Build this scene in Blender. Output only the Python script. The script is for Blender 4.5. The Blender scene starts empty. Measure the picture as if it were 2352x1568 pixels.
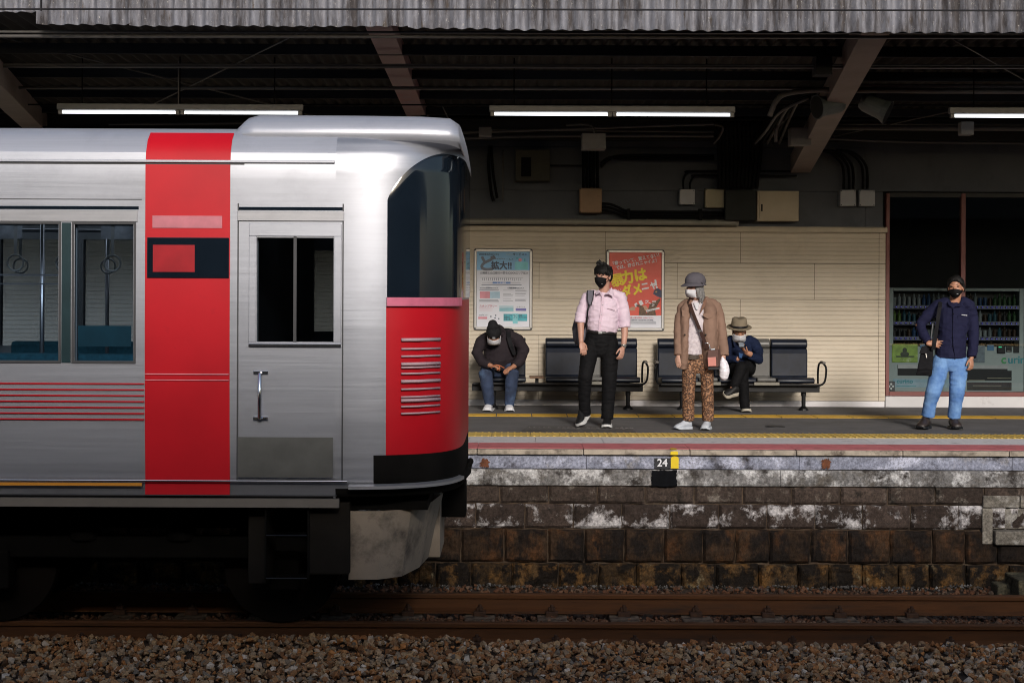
import bpy, bmesh, math, random
import numpy as np
from mathutils import Vector, Matrix, noise, Euler
R = math.radians
random.seed(7); RNG = np.random.default_rng(7)
sc = bpy.context.scene
COL = sc.collection

# ---------------------------------------------------------------- camera, sky, sun, exposure
CAMZ = 2.432; FPX = 3400.0; ROLL = R(0.25)
cd = bpy.data.cameras.new('camera'); cam = bpy.data.objects.new('camera', cd); COL.objects.link(cam)
cam.location = (0, 0, CAMZ); cam.rotation_euler = (R(90), 0, ROLL * 0)
cam.rotation_euler = (Matrix.Rotation(R(90), 3, 'X') @ Matrix.Rotation(ROLL, 3, 'Z')).to_euler()
cd.sensor_width = 36; cd.lens = FPX / 2352 * 36; cd.shift_y = -(784 - 679) / 2352.0
cd.clip_end = 600; cd.clip_start = 0.1
cd.dof.use_dof = False
sc.camera = cam

SUN_EL = 21.0; SUN_AZ = 9.0     # light comes from behind the camera, a little from the right
w = bpy.data.worlds.new('World'); sc.world = w; w.use_nodes = True
nt = w.node_tree; bg = nt.nodes['Background']
sky = nt.nodes.new('ShaderNodeTexSky'); sky.sky_type = 'NISHITA'; sky.sun_disc = False
sky.sun_elevation = R(SUN_EL); sky.sun_rotation = R(180 - SUN_AZ); sky.dust_density = 2.0
nt.links.new(sky.outputs[0], bg.inputs[0]); bg.inputs[1].default_value = 0.13
sd = bpy.data.lights.new('sun', 'SUN'); sd.energy = 2.7; sd.angle = R(12.0); sd.color = (1.0, 0.94, 0.87)
so = bpy.data.objects.new('sun', sd); COL.objects.link(so)
dv = Vector((-math.sin(R(SUN_AZ)) * math.cos(R(SUN_EL)), math.cos(R(SUN_AZ)) * math.cos(R(SUN_EL)), -math.sin(R(SUN_EL))))
so.rotation_euler = dv.to_track_quat('-Z', 'Y').to_euler(); so.location = (2, -10, 8)
vs = sc.view_settings; vs.view_transform = 'Standard'; vs.look = 'None'; vs.exposure = 0.24; vs.gamma = 1.0
sc.cycles.filter_width = 1.05; sc.cycles.max_bounces = 6; sc.cycles.transparent_max_bounces = 8; sc.cycles.caustics_reflective = False
sc.cycles.caustics_refractive = False; sc.cycles.sample_clamp_indirect = 4

# ---------------------------------------------------------------- measuring: where a thing seen in the photo stands
def W(px, py, d, dz=0.0):
    dx, dy = px - 1176.0, py - 679.0
    c, s = math.cos(ROLL), math.sin(ROLL)
    qx, qy = dx * c + dy * s, -dx * s + dy * c
    return Vector((qx / FPX * d, d, CAMZ - qy / FPX * d + dz))
def WX(px, d, py=679): return W(px, py, d).x
def WZ(py, d): return CAMZ - (py - 679.0) / FPX * d

# ---------------------------------------------------------------- materials
MATS = {}
def _mat(name):
    m = bpy.data.materials.new(name); m.use_nodes = True; MATS[name] = m
    return m, m.node_tree, m.node_tree.nodes['Principled BSDF']
def _n(nt, t, **k):
    n = nt.nodes.new(t)
    for a, b in k.items():
        if a in n.inputs: n.inputs[a].default_value = b
        else: setattr(n, a, b)
    return n
def _coord(nt, scale=(1, 1, 1)):
    tc = nt.nodes.new('ShaderNodeTexCoord'); mp = nt.nodes.new('ShaderNodeMapping'); mp.inputs['Scale'].default_value = scale
    nt.links.new(tc.outputs['Object'], mp.inputs[0]); return mp.outputs[0]
def _noise(nt, co, scale, detail=5, rough=.6):
    n = _n(nt, 'ShaderNodeTexNoise', Scale=scale, Detail=detail, Roughness=rough); nt.links.new(co, n.inputs['Vector']); return n.outputs['Fac']
def _ramp(nt, fac, stops):
    r = nt.nodes.new('ShaderNodeValToRGB'); e = r.color_ramp.elements
    while len(e) < len(stops): e.new(.5)
    for i, (p, c) in enumerate(stops):
        e[i].position = p; e[i].color = (c[0], c[1], c[2], 1) if isinstance(c, (tuple, list)) else (c, c, c, 1)
    nt.links.new(fac, r.inputs[0]); return r.outputs[0]
def _mix(nt, fac, a, b, mode='MIX'):
    m = nt.nodes.new('ShaderNodeMix'); m.data_type = 'RGBA'; m.blend_type = mode
    for sock, v in ((m.inputs[0], fac), (m.inputs[6], a), (m.inputs[7], b)):
        if isinstance(v, bpy.types.NodeSocket): nt.links.new(v, sock)
        elif isinstance(v, (int, float)): sock.default_value = v
        else: sock.default_value = (v[0], v[1], v[2], 1)
    return m.outputs[2]
def _bump(nt, b, h, strength, dist=.01):
    bp = _n(nt, 'ShaderNodeBump', Strength=strength, Distance=dist); nt.links.new(h, bp.inputs['Height']); nt.links.new(bp.outputs[0], b.inputs['Normal'])
def M(name, col, rough=.6, metal=0.0, var=.18, vs=6, stretch=(1, 1, 1), bump=0, bs=80, bd=.004, island=0, dirt=None, dirt_at=.55, ds=3, spec=.5, sheen=0):
    if name in MATS: return MATS[name]
    m, nt, b = _mat(name); co = _coord(nt, stretch)
    lo = tuple(max(0, c * (1 - var)) for c in col); hi = tuple(min(1, c * (1 + var)) for c in col)
    c = _ramp(nt, _noise(nt, co, vs), [(.3, lo), (.7, hi)])
    if island:
        g = nt.nodes.new('ShaderNodeNewGeometry')
        c = _mix(nt, 1.0, c, _ramp(nt, g.outputs['Random Per Island'], [(0, 1 - island), (1, 1.0)]), 'MULTIPLY')
    if dirt is not None:
        f = _ramp(nt, _noise(nt, co, ds, 8, .7), [(dirt_at - .07, 0.0), (dirt_at + .09, 1.0)])
        c = _mix(nt, f, c, dirt)
    nt.links.new(c, b.inputs['Base Color'])
    b.inputs['Roughness'].default_value = rough; b.inputs['Metallic'].default_value = metal
    b.inputs['Specular IOR Level'].default_value = spec
    if sheen: b.inputs['Sheen Weight'].default_value = sheen
    if bump: _bump(nt, b, _noise(nt, co, bs, 4), bump, bd)
    return m
def glow(name, col, s):
    if name in MATS: return MATS[name]
    m, nt, b = _mat(name); b.inputs['Base Color'].default_value = (*col, 1); b.inputs['Emission Color'].default_value = (*col, 1); b.inputs['Emission Strength'].default_value = s
    return m
def glass(name, tint=(.9, .95, .95), refl=1.0):
    m = bpy.data.materials.new(name); m.use_nodes = True; MATS[name] = m; nt = m.node_tree
    nt.nodes.remove(nt.nodes['Principled BSDF']); o = nt.nodes['Material Output']
    t = nt.nodes.new('ShaderNodeBsdfTransparent'); t.inputs[0].default_value = (*tint, 1)
    g = nt.nodes.new('ShaderNodeBsdfGlossy'); g.inputs['Roughness'].default_value = .02
    f = _n(nt, 'ShaderNodeFresnel', IOR=1.5); mx = nt.nodes.new('ShaderNodeMixShader')
    nt.links.new(f.outputs[0], mx.inputs[0]); nt.links.new(t.outputs[0], mx.inputs[1]); nt.links.new(g.outputs[0], mx.inputs[2]); nt.links.new(mx.outputs[0], o.inputs[0])
    return m

# ---------------------------------------------------------------- mesh building
def org_of(p):
    while p is not None:
        if '_o' in p: return Vector(p['_o'])
        p = p.parent
    return Vector((0, 0, 0))
class MB:
    def __init__(s): s.v = []; s.f = []; s.m = []; s.cur = 0
    def quadface(s, pts):
        i = len(s.v); s.v += [tuple(p) for p in pts]; s.f.append(tuple(range(i, i + len(pts)))); s.m.append(s.cur); return s
    def box(s, x0, x1, y0, y1, z0, z1):
        if x0 > x1: x0, x1 = x1, x0
        if y0 > y1: y0, y1 = y1, y0
        if z0 > z1: z0, z1 = z1, z0
        i = len(s.v)
        s.v += [(x, y, z) for z in (z0, z1) for y in (y0, y1) for x in (x0, x1)]
        for f in ((0, 2, 3, 1), (4, 5, 7, 6), (0, 1, 5, 4), (2, 6, 7, 3), (0, 4, 6, 2), (1, 3, 7, 5)):
            s.f.append(tuple(i + k for k in f)); s.m.append(s.cur)
        return s
    def obox(s, c, ax, ay, az):      # oriented box: centre and three half-axis vectors
        c, ax, ay, az = Vector(c), Vector(ax), Vector(ay), Vector(az); i = len(s.v)
        for k in (-1, 1):
            for j in (-1, 1):
                for h in (-1, 1): s.v.append(tuple(c + ax * h + ay * j + az * k))
        fs = ((0, 2, 3, 1), (4, 5, 7, 6), (0, 1, 5, 4), (2, 6, 7, 3), (0, 4, 6, 2), (1, 3, 7, 5))
        flip = ax.cross(ay).dot(az) < 0
        for f in fs:
            f = tuple(i + k for k in f); s.f.append(f[::-1] if flip else f); s.m.append(s.cur)
        return s
    def rings(s, rs, cap=True, closed=True):
        n = len(rs[0]); i0 = len(s.v)
        for r in rs: s.v += [tuple(p) for p in r]
        for a in range(len(rs) - 1):
            for k in range(n if closed else n - 1):
                k2 = (k + 1) % n
                s.f.append((i0 + a * n + k, i0 + a * n + k2, i0 + (a + 1) * n + k2, i0 + (a + 1) * n + k)); s.m.append(s.cur)
        if cap:
            s.f.append(tuple(i0 + k for k in range(n))[::-1]); s.m.append(s.cur)
            s.f.append(tuple(i0 + (len(rs) - 1) * n + k for k in range(n))); s.m.append(s.cur)
        return s
    def tube(s, pts, r, n=8, smooth=0):
        pts = [Vector(p) for p in pts]; rs = r if isinstance(r, (list, tuple)) else [r] * len(pts)
        if smooth: pts, rs = spline(pts, rs, smooth)
        return s.limb(pts, [(q, q) for q in rs], n, round_=False)
    def limb(s, pts, rad, n=14, round_=True, up=(0, 1, 0)):
        # swept elliptical section: rad = (half width across the picture, half depth)
        pts = [Vector(p) for p in pts]; out = []; up = Vector(up)
        m = len(pts)
        for i, p in enumerate(pts):
            t = (pts[min(i + 1, m - 1)] - pts[max(i - 1, 0)]).normalized()
            u = up - t * up.dot(t)
            if u.length < 1e-3: u = Vector((0, 0, 1)) - t * t.z
            if u.length < 1e-3: u = Vector((1, 0, 0))
            u.normalize(); sd_ = u.cross(t).normalized(); rx, ry = rad[i][0], rad[i][1]
            def ring(c, k): return [c + sd_ * (math.cos(a) * rx * k) + u * (math.sin(a) * ry * k) for a in [2 * math.pi * j / n for j in range(n)]]
            if round_ and i == 0:
                e = min(rx, ry)
                for q in (80, 55, 30): out.append(ring(p - t * e * math.sin(R(q)), math.cos(R(q))))
            out.append(ring(p, 1))
            if round_ is True and i == m - 1:
                e = min(rx, ry)
                for q in (30, 55, 80): out.append(ring(p + t * e * math.sin(R(q)), math.cos(R(q))))
        return s.rings(out)
    def ball(s, c, r, n=14, m=9, rot=None):
        c = Vector(c); r = (r, r, r) if isinstance(r, (int, float)) else r; out = []
        for i in range(1, m):
            a = math.pi * i / m; row = []
            for k in range(n):
                b = 2 * math.pi * k / n; v = Vector((math.cos(b) * math.sin(a) * r[0], math.sin(b) * math.sin(a) * r[1], -math.cos(a) * r[2]))
                row.append(c + (rot @ v if rot else v))
            out.append(row)
        return s.rings(out)
    def cyl(s, c, axis, r, h, n=20, r2=None):
        c = Vector(c); a = Vector(axis).normalized(); return s.limb([c - a * h / 2, c + a * h / 2], [(r, r), (r2 or r, r2 or r)], n, False)
    def build(s, name, mats, parent=None, org=None, bevel=0, smooth=False, seg=2):
        me = bpy.data.meshes.new(name)
        o_ = Vector(org) if org is not None else org_of(parent)
        vv = [(a - o_.x, b - o_.y, c - o_.z) for a, b, c in s.v]
        me.from_pydata(vv, [], s.f)
        mats = mats if isinstance(mats, (list, tuple)) else [mats]
        for m_ in mats: me.materials.append(m_)
        if len(mats) > 1: me.polygons.foreach_set('material_index', s.m)
        if smooth: me.polygons.foreach_set('use_smooth', [True] * len(me.polygons))
        me.update()
        o = bpy.data.objects.new(name, me); COL.objects.link(o)
        if parent is not None: o.parent = parent
        else: o.location = o_
        if bevel:
            b = o.modifiers.new('bevel', 'BEVEL'); b.width = bevel; b.segments = seg; b.limit_method = 'ANGLE'; b.angle_limit = R(40)
        return o
def spline(pts, rs, k):
    P, Q = [], []
    n = len(pts)
    for i in range(n - 1):
        p0, p1, p2, p3 = pts[max(i - 1, 0)], pts[i], pts[i + 1], pts[min(i + 2, n - 1)]
        for j in range(k):
            t = j / k
            P.append(0.5 * ((2 * p1) + (p2 - p0) * t + (2 * p0 - 5 * p1 + 4 * p2 - p3) * t * t + (3 * p1 - p0 - 3 * p2 + p3) * t ** 3)); Q.append(rs[i] + (rs[i + 1] - rs[i]) * t)
    P.append(pts[-1]); Q.append(rs[-1]); return P, Q
def thing(name, label, cat, loc, group=None):
    o = bpy.data.objects.new(name, None); COL.objects.link(o); o.empty_display_size = .1
    o.location = loc; o['label'] = label; o['category'] = cat; o['_o'] = tuple(loc)
    if group: o['group'] = group
    return o
def tag(o, label=None, cat=None, group=None, kind=None):
    for k, v in (('label', label), ('category', cat), ('group', group), ('kind', kind)):
        if v: o[k] = v
    return o
def fuse(mb, name, mats, parent, voxel=.006, it=3, fold=0, fs=14, fstretch=(1, 1, 2.2), fac=.6):
    """many overlapping closed shapes -> one continuous skin, with optional cloth folds"""
    t = mb.build('tmp', mats, None, org=(0, 0, 0)); 
    a = t.modifiers.new('r', 'REMESH'); a.mode = 'VOXEL'; a.voxel_size = voxel; a.use_smooth_shade = True
    if it:
        b = t.modifiers.new('s', 'SMOOTH'); b.iterations = it; b.factor = fac
    dg = bpy.context.evaluated_depsgraph_get(); dg.update()
    me = bpy.data.meshes.new_from_object(t.evaluated_get(dg)); me.name = name
    bpy.data.objects.remove(t)
    o_ = org_of(parent)
    if fold:
        me.update(); n = len(me.vertices); nr = np.zeros(n * 3, dtype=np.float32)
        me.vertex_normals.foreach_get('vector', nr); nr = nr.reshape(-1, 3)
        cs = np.zeros(n * 3, dtype=np.float32); me.vertices.foreach_get('co', cs); cs = cs.reshape(-1, 3)
        d = np.empty(n, dtype=np.float32)
        for i in range(n):
            x, y, z = cs[i]
            v = noise.noise((x * fs * fstretch[0], y * fs * fstretch[1], z * fs * fstretch[2])); v2 = noise.noise((x * fs * 2.3 + 9, y * fs * 2, z * fs * fstretch[2] * 2.1))
            d[i] = (1 - abs(v) * 2.4) * .8 + v2 * .22
        cs += nr * (d * fold)[:, None]; me.vertices.foreach_set('co', cs.ravel()); me.update()
    me.transform(Matrix.Translation(-o_))
    me.polygons.foreach_set('use_smooth', [True] * len(me.polygons))
    me.materials.clear()
    for m_ in (mats if isinstance(mats, (list, tuple)) else [mats]): me.materials.append(m_)
    o = bpy.data.objects.new(name, me); COL.objects.link(o)
    if parent is not None: o.parent = parent
    return o
def text(s, size, mat, parent, loc, name='lettering', bold=0.0, tilt=0, align='LEFT', depth=.0008, xs=1.0, shear=0, plane='XZ'):
    cu = bpy.data.curves.new('t', 'FONT'); cu.body = s; cu.size = size; cu.extrude = depth; cu.align_x = align; cu.resolution_u = 3; cu.shear = shear
    t = bpy.data.objects.new('t', cu); COL.objects.link(t); dg = bpy.context.evaluated_depsgraph_get(); dg.update()
    me = bpy.data.meshes.new_from_object(t.evaluated_get(dg)); bpy.data.objects.remove(t)
    me.transform(Matrix.Diagonal((xs, 1, 1, 1)))
    me.transform(Matrix.Rotation(R(tilt), 4, 'Z'))
    if plane == 'XZ': me.transform(Matrix.Rotation(R(90), 4, 'X'))
    if bold and len(me.vertices):
        n = len(me.vertices); cs = np.zeros(n * 3, dtype=np.float64); me.vertices.foreach_get('co', cs); cs = cs.reshape(-1, 3); fs_ = [list(p.vertices) for p in me.polygons]; V = []; F = []
        for k in range(7):
            r_ = bold * size * (0 if k == 0 else 1); V.append(cs + np.array((math.cos(k * 1.047) * r_, -.00012 * k if plane == 'XZ' else 0, math.sin(k * 1.047) * r_))); F += [[q + k * n for q in f_] for f_ in fs_]
        me = bpy.data.meshes.new(name); me.from_pydata(np.concatenate(V).tolist(), [], F)
    me.materials.clear(); me.materials.append(mat); me.name = name
    o = bpy.data.objects.new(name, me); COL.objects.link(o); o.parent = parent
    o.location = Vector(loc) - (Vector(parent['_o']) if parent is not None and '_o' in parent else Vector())
    return o
ZP = 1.01
# ================================================================ ground, ballast, track
m_ground = M('dirt', (.035, .027, .02), .95, var=.4, vs=9, bump=.5, bs=40)
def stone_mat(name, stops, rough=.85):
    m, nt, b = _mat(name); g = nt.nodes.new('ShaderNodeNewGeometry'); co = _coord(nt)
    c = _ramp(nt, g.outputs['Random Per Island'], stops); n = _ramp(nt, _noise(nt, co, 45, 6, .7), [(.3, .55), (.7, 1.25)])
    nt.links.new(_mix(nt, 1.0, c, n, 'MULTIPLY'), b.inputs['Base Color']); b.inputs['Roughness'].default_value = rough
    _bump(nt, b, _noise(nt, co, 120, 5), .5, .004); return m
m_bal = stone_mat('ballast_stone', [(0, (.11, .055, .025)), (.14, (.38, .155, .05)), (.28, (.28, .17, .09)), (.40, (.52, .21, .06)), (.54, (.37, .24, .13)), (.66, (.50, .31, .15)), (.78, (.19, .155, .12)), (.9, (.50, .33, .19)), (1, (.68, .57, .46))])
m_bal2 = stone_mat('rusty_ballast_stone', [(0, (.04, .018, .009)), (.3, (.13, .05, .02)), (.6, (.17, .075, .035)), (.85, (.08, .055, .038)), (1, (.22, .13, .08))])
g = MB(); g.quadface([(-60, -40, -.42), (60, -40, -.42), (60, 13.9, -.42), (-60, 13.9, -.42)])
tag(g.build('ground', m_ground), kind='structure')
PROTO = []
for k in range(34):
    bm = bmesh.new(); fl = random.uniform(.5, .95)
    for _ in range(random.randint(9, 15)):
        v = Vector((random.gauss(0, 1), random.gauss(0, 1), random.gauss(0, 1))).normalized() * random.uniform(.75, 1)
        bm.verts.new((v.x, v.y * random.uniform(.75, 1), v.z * fl))
    r_ = bmesh.ops.convex_hull(bm, input=bm.verts[:]); bmesh.ops.delete(bm, geom=[e for e in bm.verts if not e.link_faces], context='VERTS')
    bm.verts.index_update(); PROTO.append((np.array([v.co[:] for v in bm.verts]), [[v.index for v in f.verts] for f in bm.faces])); bm.free()
def scatter(name, mat, n, fx, fy, zf, s0, s1, label):
    V = []; F = []; off = 0
    for i in range(n):
        pv, pf = PROTO[random.randrange(len(PROTO))]; x, y = fx(), fy(); s = s0 + (s1 - s0) * random.random() ** 1.6
        e = Euler((random.gauss(0, .5), random.gauss(0, .5), random.uniform(0, 6.28))).to_matrix(); a = np.array(e)
        V.append(pv @ a.T * s + np.array((x, y, zf(x, y) + random.uniform(-.5, .35) * s))); F += [[k + off for k in f] for f in pf]; off += len(pv)
    me = bpy.data.meshes.new(name); me.from_pydata(np.concatenate(V).tolist(), [], F); me.materials.append(mat)
    o = bpy.data.objects.new(name, me); COL.objects.link(o); tag(o, label, 'gravel', kind='stuff'); return o
def zfront(x, y):
    t = min(1, max(0, (y - 9.4) / 1.45)); return -.23 + .125 * t ** 1.3 + .018 * noise.noise((x * 1.3, y * 1.7, 0)) + (.012 if x < -.3 else -.018)
U = random.uniform
hb_ = MB(); hb_.rings([[(x, y, zfront(x, y) - .028 + .012 * noise.noise((x * 14, y * 14, 2))) for x in np.arange(-6, 6.01, .05)] for y in np.arange(8.8, 10.99, .06)], cap=False, closed=False)
tag(hb_.build('ballast_heap', M('bed', (.06, .036, .022), .95, var=.5, vs=30, bump=1, bs=50, bd=.02), smooth=True), kind='structure')
scatter('ballast', m_bal, 19000, lambda: U(-5.6, 5.6), lambda: U(8.9, 10.93), zfront, .016, .044, 'brown and grey crushed stone ballast in front of the near rail')
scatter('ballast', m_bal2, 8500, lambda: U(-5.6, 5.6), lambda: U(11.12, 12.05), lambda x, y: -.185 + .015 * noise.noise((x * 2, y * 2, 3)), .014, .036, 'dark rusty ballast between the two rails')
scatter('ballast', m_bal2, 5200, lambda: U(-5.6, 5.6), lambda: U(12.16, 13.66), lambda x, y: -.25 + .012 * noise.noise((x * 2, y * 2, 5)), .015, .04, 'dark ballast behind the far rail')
m_grit = stone_mat('grit', [(0, (.03, .025, .02)), (.6, (.09, .08, .07)), (1, (.22, .21, .2))])
scatter('gravel', m_grit, 1300, lambda: U(-5.6, 5.6), lambda: 13.70 - abs(random.gauss(0, .07)), lambda x, y: -.245 + .03 * noise.noise((x * 3, 0, 8)), .008, .022, 'pale grit heaped along the foot of the stone wall')
for (y0, y1, z) in ((8.0, 10.98, -.27), (11.1, 12.08, -.21), (12.1, 13.8, -.275)):
    p = MB(); p.quadface([(-60, y0, z), (60, y0, z), (60, y1, z), (-60, y1, z)]); tag(p.build('ballast_bed', M('bed', (.06, .036, .022), .95, var=.5, vs=30, bump=1, bs=50, bd=.02)), kind='structure')

m_rail = M('rail_rust', (.105, .037, .008), .75, .15, var=.3, vs=10, stretch=(.25, 1, 2), bump=.3, bs=60, dirt=(.05, .022, .009), dirt_at=.58, ds=5)
m_railtop = M('rail_head', (.12, .065, .035), .5, .45, var=.2, vs=12, stretch=(.2, 1, 1))
def rail(d, label):
    # rust coloured flat bottomed rail
    prof = [(-.064, -.153), (.064, -.153), (.064, -.142), (.03, -.130), (.0085, -.12), (.0085, -.045), (.03, -.035), (.0325, -.008), (.026, 0), (-.026, 0), (-.0325, -.008), (-.03, -.035), (-.0085, -.045), (-.0085, -.12), (-.03, -.130), (-.064, -.142)]
    m = MB(); x0, x1 = -30, 30
    m.rings([[(x, d + a, b) for a, b in prof] for x in (x0, x1)])
    o = m.build('rail', [m_rail], org=(0, d, -.153)); tag(o, label, 'rail', 'rails of the track')
    h = MB(); h.rings([[(x, d + a, b) for a, b in ((-.0335, -.012), (-.0335, -.03), (-.031, -.03), (-.031, -.012))] for x in (x0, x1)]); 
    return o
rail(11.04, 'near brown steel rail, along the heaped ballast'); rail(12.107, 'far brown steel rail, close to the stone wall')
m_slp = M('sleeper_concrete', (.17, .125, .085), .9, var=.35, vs=12, bump=.5, bs=60, dirt=(.04, .022, .013), dirt_at=.5, ds=7)
m_clip = M('clip_rust', (.06, .027, .013), .75, .2, var=.3, vs=30)
def sleeper():
    x = -.25; t = thing('sleeper', 'x', 'sleeper', (x, 11.573, -.34), 'concrete sleepers under the rails')
    m = MB()
    for (a, b, w0) in ((10.72, 10.9, .13),):
        pass
    secs = [(10.62, .10, -.185), (10.8, .12, -.165), (11.3, .12, -.165), (11.573, .11, -.185), (11.85, .12, -.165), (12.35, .12, -.165), (12.53, .10, -.185)]
    m.rings([[(x - w_ - .015, y, -.34), (x - w_, y, z), (x + w_, y, z), (x + w_ + .015, y, -.34)] for y, w_, z in secs])
    m.build('block', m_slp, t, bevel=.008)
    for rd in (11.04, 12.107):
        for s_ in (-1, 1):
            c = MB(); y = rd + s_ * .075
            c.box(x - .05, x + .05, y - .035, y + .035, -.166, -.128); c.box(x - .028, x + .028, y - .02 - s_ * .012, y + .02 - s_ * .012, -.128, -.098)
            c.cyl((x, y, -.10), (0, 0, 1), .014, .05, 8)
            c.build('rail_clip', m_clip, t, bevel=.004)
    return t
def copy_tree(o, dx=0, label=None):
    c = o.copy(); COL.objects.link(c); c.location.x += dx
    if label: c['label'] = label
    for ch in o.children:
        q = ch.copy(); COL.objects.link(q); q.parent = c
        for g_ in ch.children:
            h = g_.copy(); COL.objects.link(h); h.parent = q
    return c
sl = sleeper(); sl['label'] = 'concrete sleeper just right of the train nose'
ORD = ['second', 'third', 'fourth', 'fifth', 'sixth', 'seventh', 'eighth']
for k in range(1, 7): copy_tree(sl, .585 * k, ['second', 'third', 'fourth', 'fifth', 'sixth', 'seventh'][k - 1] + ' concrete sleeper to the right of the train nose')
for k in range(1, 6): copy_tree(sl, -.585 * k, ['first', 'second', 'third', 'fourth', 'fifth'][k - 1] + ' concrete sleeper hidden under the train, counted back from its nose')

# unseen platform and added canopy on the camera's own side: they cut off the low light, so the train and wall darken downwards
nb = MB(); nb.box(-40, 40, -6, 3.2, -.42, ZP); tag(nb.build('near_platform', M('asphalt_near', (.06, .058, .06), .85, bump=.3)), kind='structure')
NCE = 0.3
nc = thing('unseen_canopy', 'unseen platform canopy over the photographer, added to cut off low light', 'canopy', (0, -1, 4.6)); NCE = 0.6; m_nc = M('unseen_canopy_sheet', (.10, .095, .09), .9)
MB().box(-30, 30, -7, NCE, 4.75, 4.82).build('roof_sheet', m_nc, nc); MB().box(-30, 30, NCE + .002, NCE + .04, 4.45, 5.28).build('edge_board', m_nc, nc)  # out of view; edge board raised to keep sky out of the glass
MB().box(-30, 30, -7.2, -7.02, ZP, 4.8).build('back_wall', M('near_wall', (.02, .02, .02), .8), nc)

# ================================================================ platform and its retaining wall
PF = 13.72
m_asph = M('asphalt', (.105, .102, .107), .85, var=.16, vs=3, bump=.35, bs=220, dirt=(.08, .075, .073), dirt_at=.55, ds=2)
pl = MB(); pl.box(-40, 40, 15.44, 19.22, .6, ZP); tag(pl.build('platform', m_asph), kind='structure')
def strip_tiles(name, mat, y0, y1, z, step, gap=.004, skew=0, x0=-9, x1=9, bars=0, th=.012, kind='structure'):
    m = MB(); x = x0
    while x < x1:
        m.box(x + gap / 2, x + step - gap / 2, y0, y1, z - th, z)
        if bars:
            nb = int(step / .06)
            for b in range(nb):
                xb = x + (b + .5) * step / nb; m.box(xb - .009, xb + .009, y0 + .02, y1 - .02, z - .001, z + .005)
        x += step
    o = m.build(name, mat, bevel=0); tag(o, kind=kind); return o
m_red = M('red_paint', (.56, .155, .17), .7, var=.18, vs=7, dirt=(.22, .10, .09), dirt_at=.62, ds=6, bump=.2, bs=90, island=.12)
m_slab = M('pale_slab', (.60, .58, .60), .8, var=.12, vs=5, island=.12, dirt=(.22, .2, .2), dirt_at=.62, ds=5, bump=.2)
m_yel = M('tactile_yellow', (.80, .55, .12), .7, var=.2, vs=9, island=.28, dirt=(.3, .24, .13), dirt_at=.58, ds=9)
m_yel2 = M('worn_yellow', (.68, .40, .04), .7, var=.2, vs=9, island=.15, dirt=(.22, .14, .05), dirt_at=.62, ds=9)
m_dark = M('joint_dark', (.02, .018, .016), .95)
m_conc = M('stained_concrete', (.30, .285, .25), .85, var=.25, vs=4, stretch=(1, 1, 1.5), bump=.6, bs=40, bd=.012, dirt=(.05, .043, .036), dirt_at=.56, ds=4)
b = MB(); b.box(-40, 40, 13.80, 15.44, .6, ZP - .013); tag(b.build('platform_edge_bed', m_dark), kind='structure')
m_lip = M('coping_stone', (.42, .36, .29), .85, var=.3, vs=7, bump=.6, bs=50, bd=.01, island=.25, dirt=(.07, .05, .038), dirt_at=.56, ds=5)
rw = thing('retaining_wall', 'stained stone block wall with concrete beams, holding up the platform edge', 'wall', (0, PF, -.3))
m = MB(); x = -9.2; k = 0
while x < 9.2:
    wv = .987; m.box(x + .003, x + wv - .003, PF + random.uniform(-.004, .004), 14.30, .962, ZP - .001); x += wv; k += 1
cop = m.build('coping', m_lip, rw, bevel=.006)
strip_tiles('red_edge_line', m_red, PF + .075, 14.29, ZP + .004, .987, x0=-9.2 + .004, th=.004)
strip_tiles('pale_paving', m_slab, 14.30, 14.96, ZP, .66)
strip_tiles('tactile_paving', m_yel, 14.97, 15.42, ZP + .001, .40, bars=1, gap=.006)
strip_tiles('yellow_line', m_yel2, 17.42, 17.80, ZP + .006, .42, gap=.012, th=.005)
o = MB().quadface([(WX(1197, 16.1), 15.52, ZP + .004), (WX(1452, 16.1), 15.52, ZP + .004), (WX(1440, 16.1), 16.15, ZP + .004), (WX(1215, 16.1), 16.15, ZP + .004)]).build('floor_marking', M('worn_marking', (.07, .065, .063), .8, var=.3, vs=20))
tag(o, kind='structure')
m_fade = M('faded_white', (.15, .14, .14), .8, var=.5, vs=25)
mk = MB()
for i in range(22):
    x = WX(1215, 15.9) + i * .052
    if i in (5, 11, 17): continue
    mk.box(x, x + .036, 15.92, 15.94 + .03 * random.random(), ZP + .005, ZP + .007); mk.box(x + .01, x + .018, 15.93, 16.0, ZP + .0055, ZP + .0075)
mk.box(WX(1430, 15.9), WX(1434, 15.9), 15.8, 16.1, ZP + .005, ZP + .007)
tag(mk.build('floor_marking_letters', m_fade), kind='structure')
mh = MB(); c = W(1780, 977, 16.22); mh.cyl((c.x, c.y, ZP + .003), (0, 0, 1), .11, .006, 28); mh.cyl((c.x, c.y, ZP + .008), (0, 0, 1), .085, .004, 28)
tag(mh.build('manhole_cover', M('cast_iron', (.03, .03, .032), .6, .4)), 'small dark round cover set in the asphalt between the woman and the man in jeans', 'cover')

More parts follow.
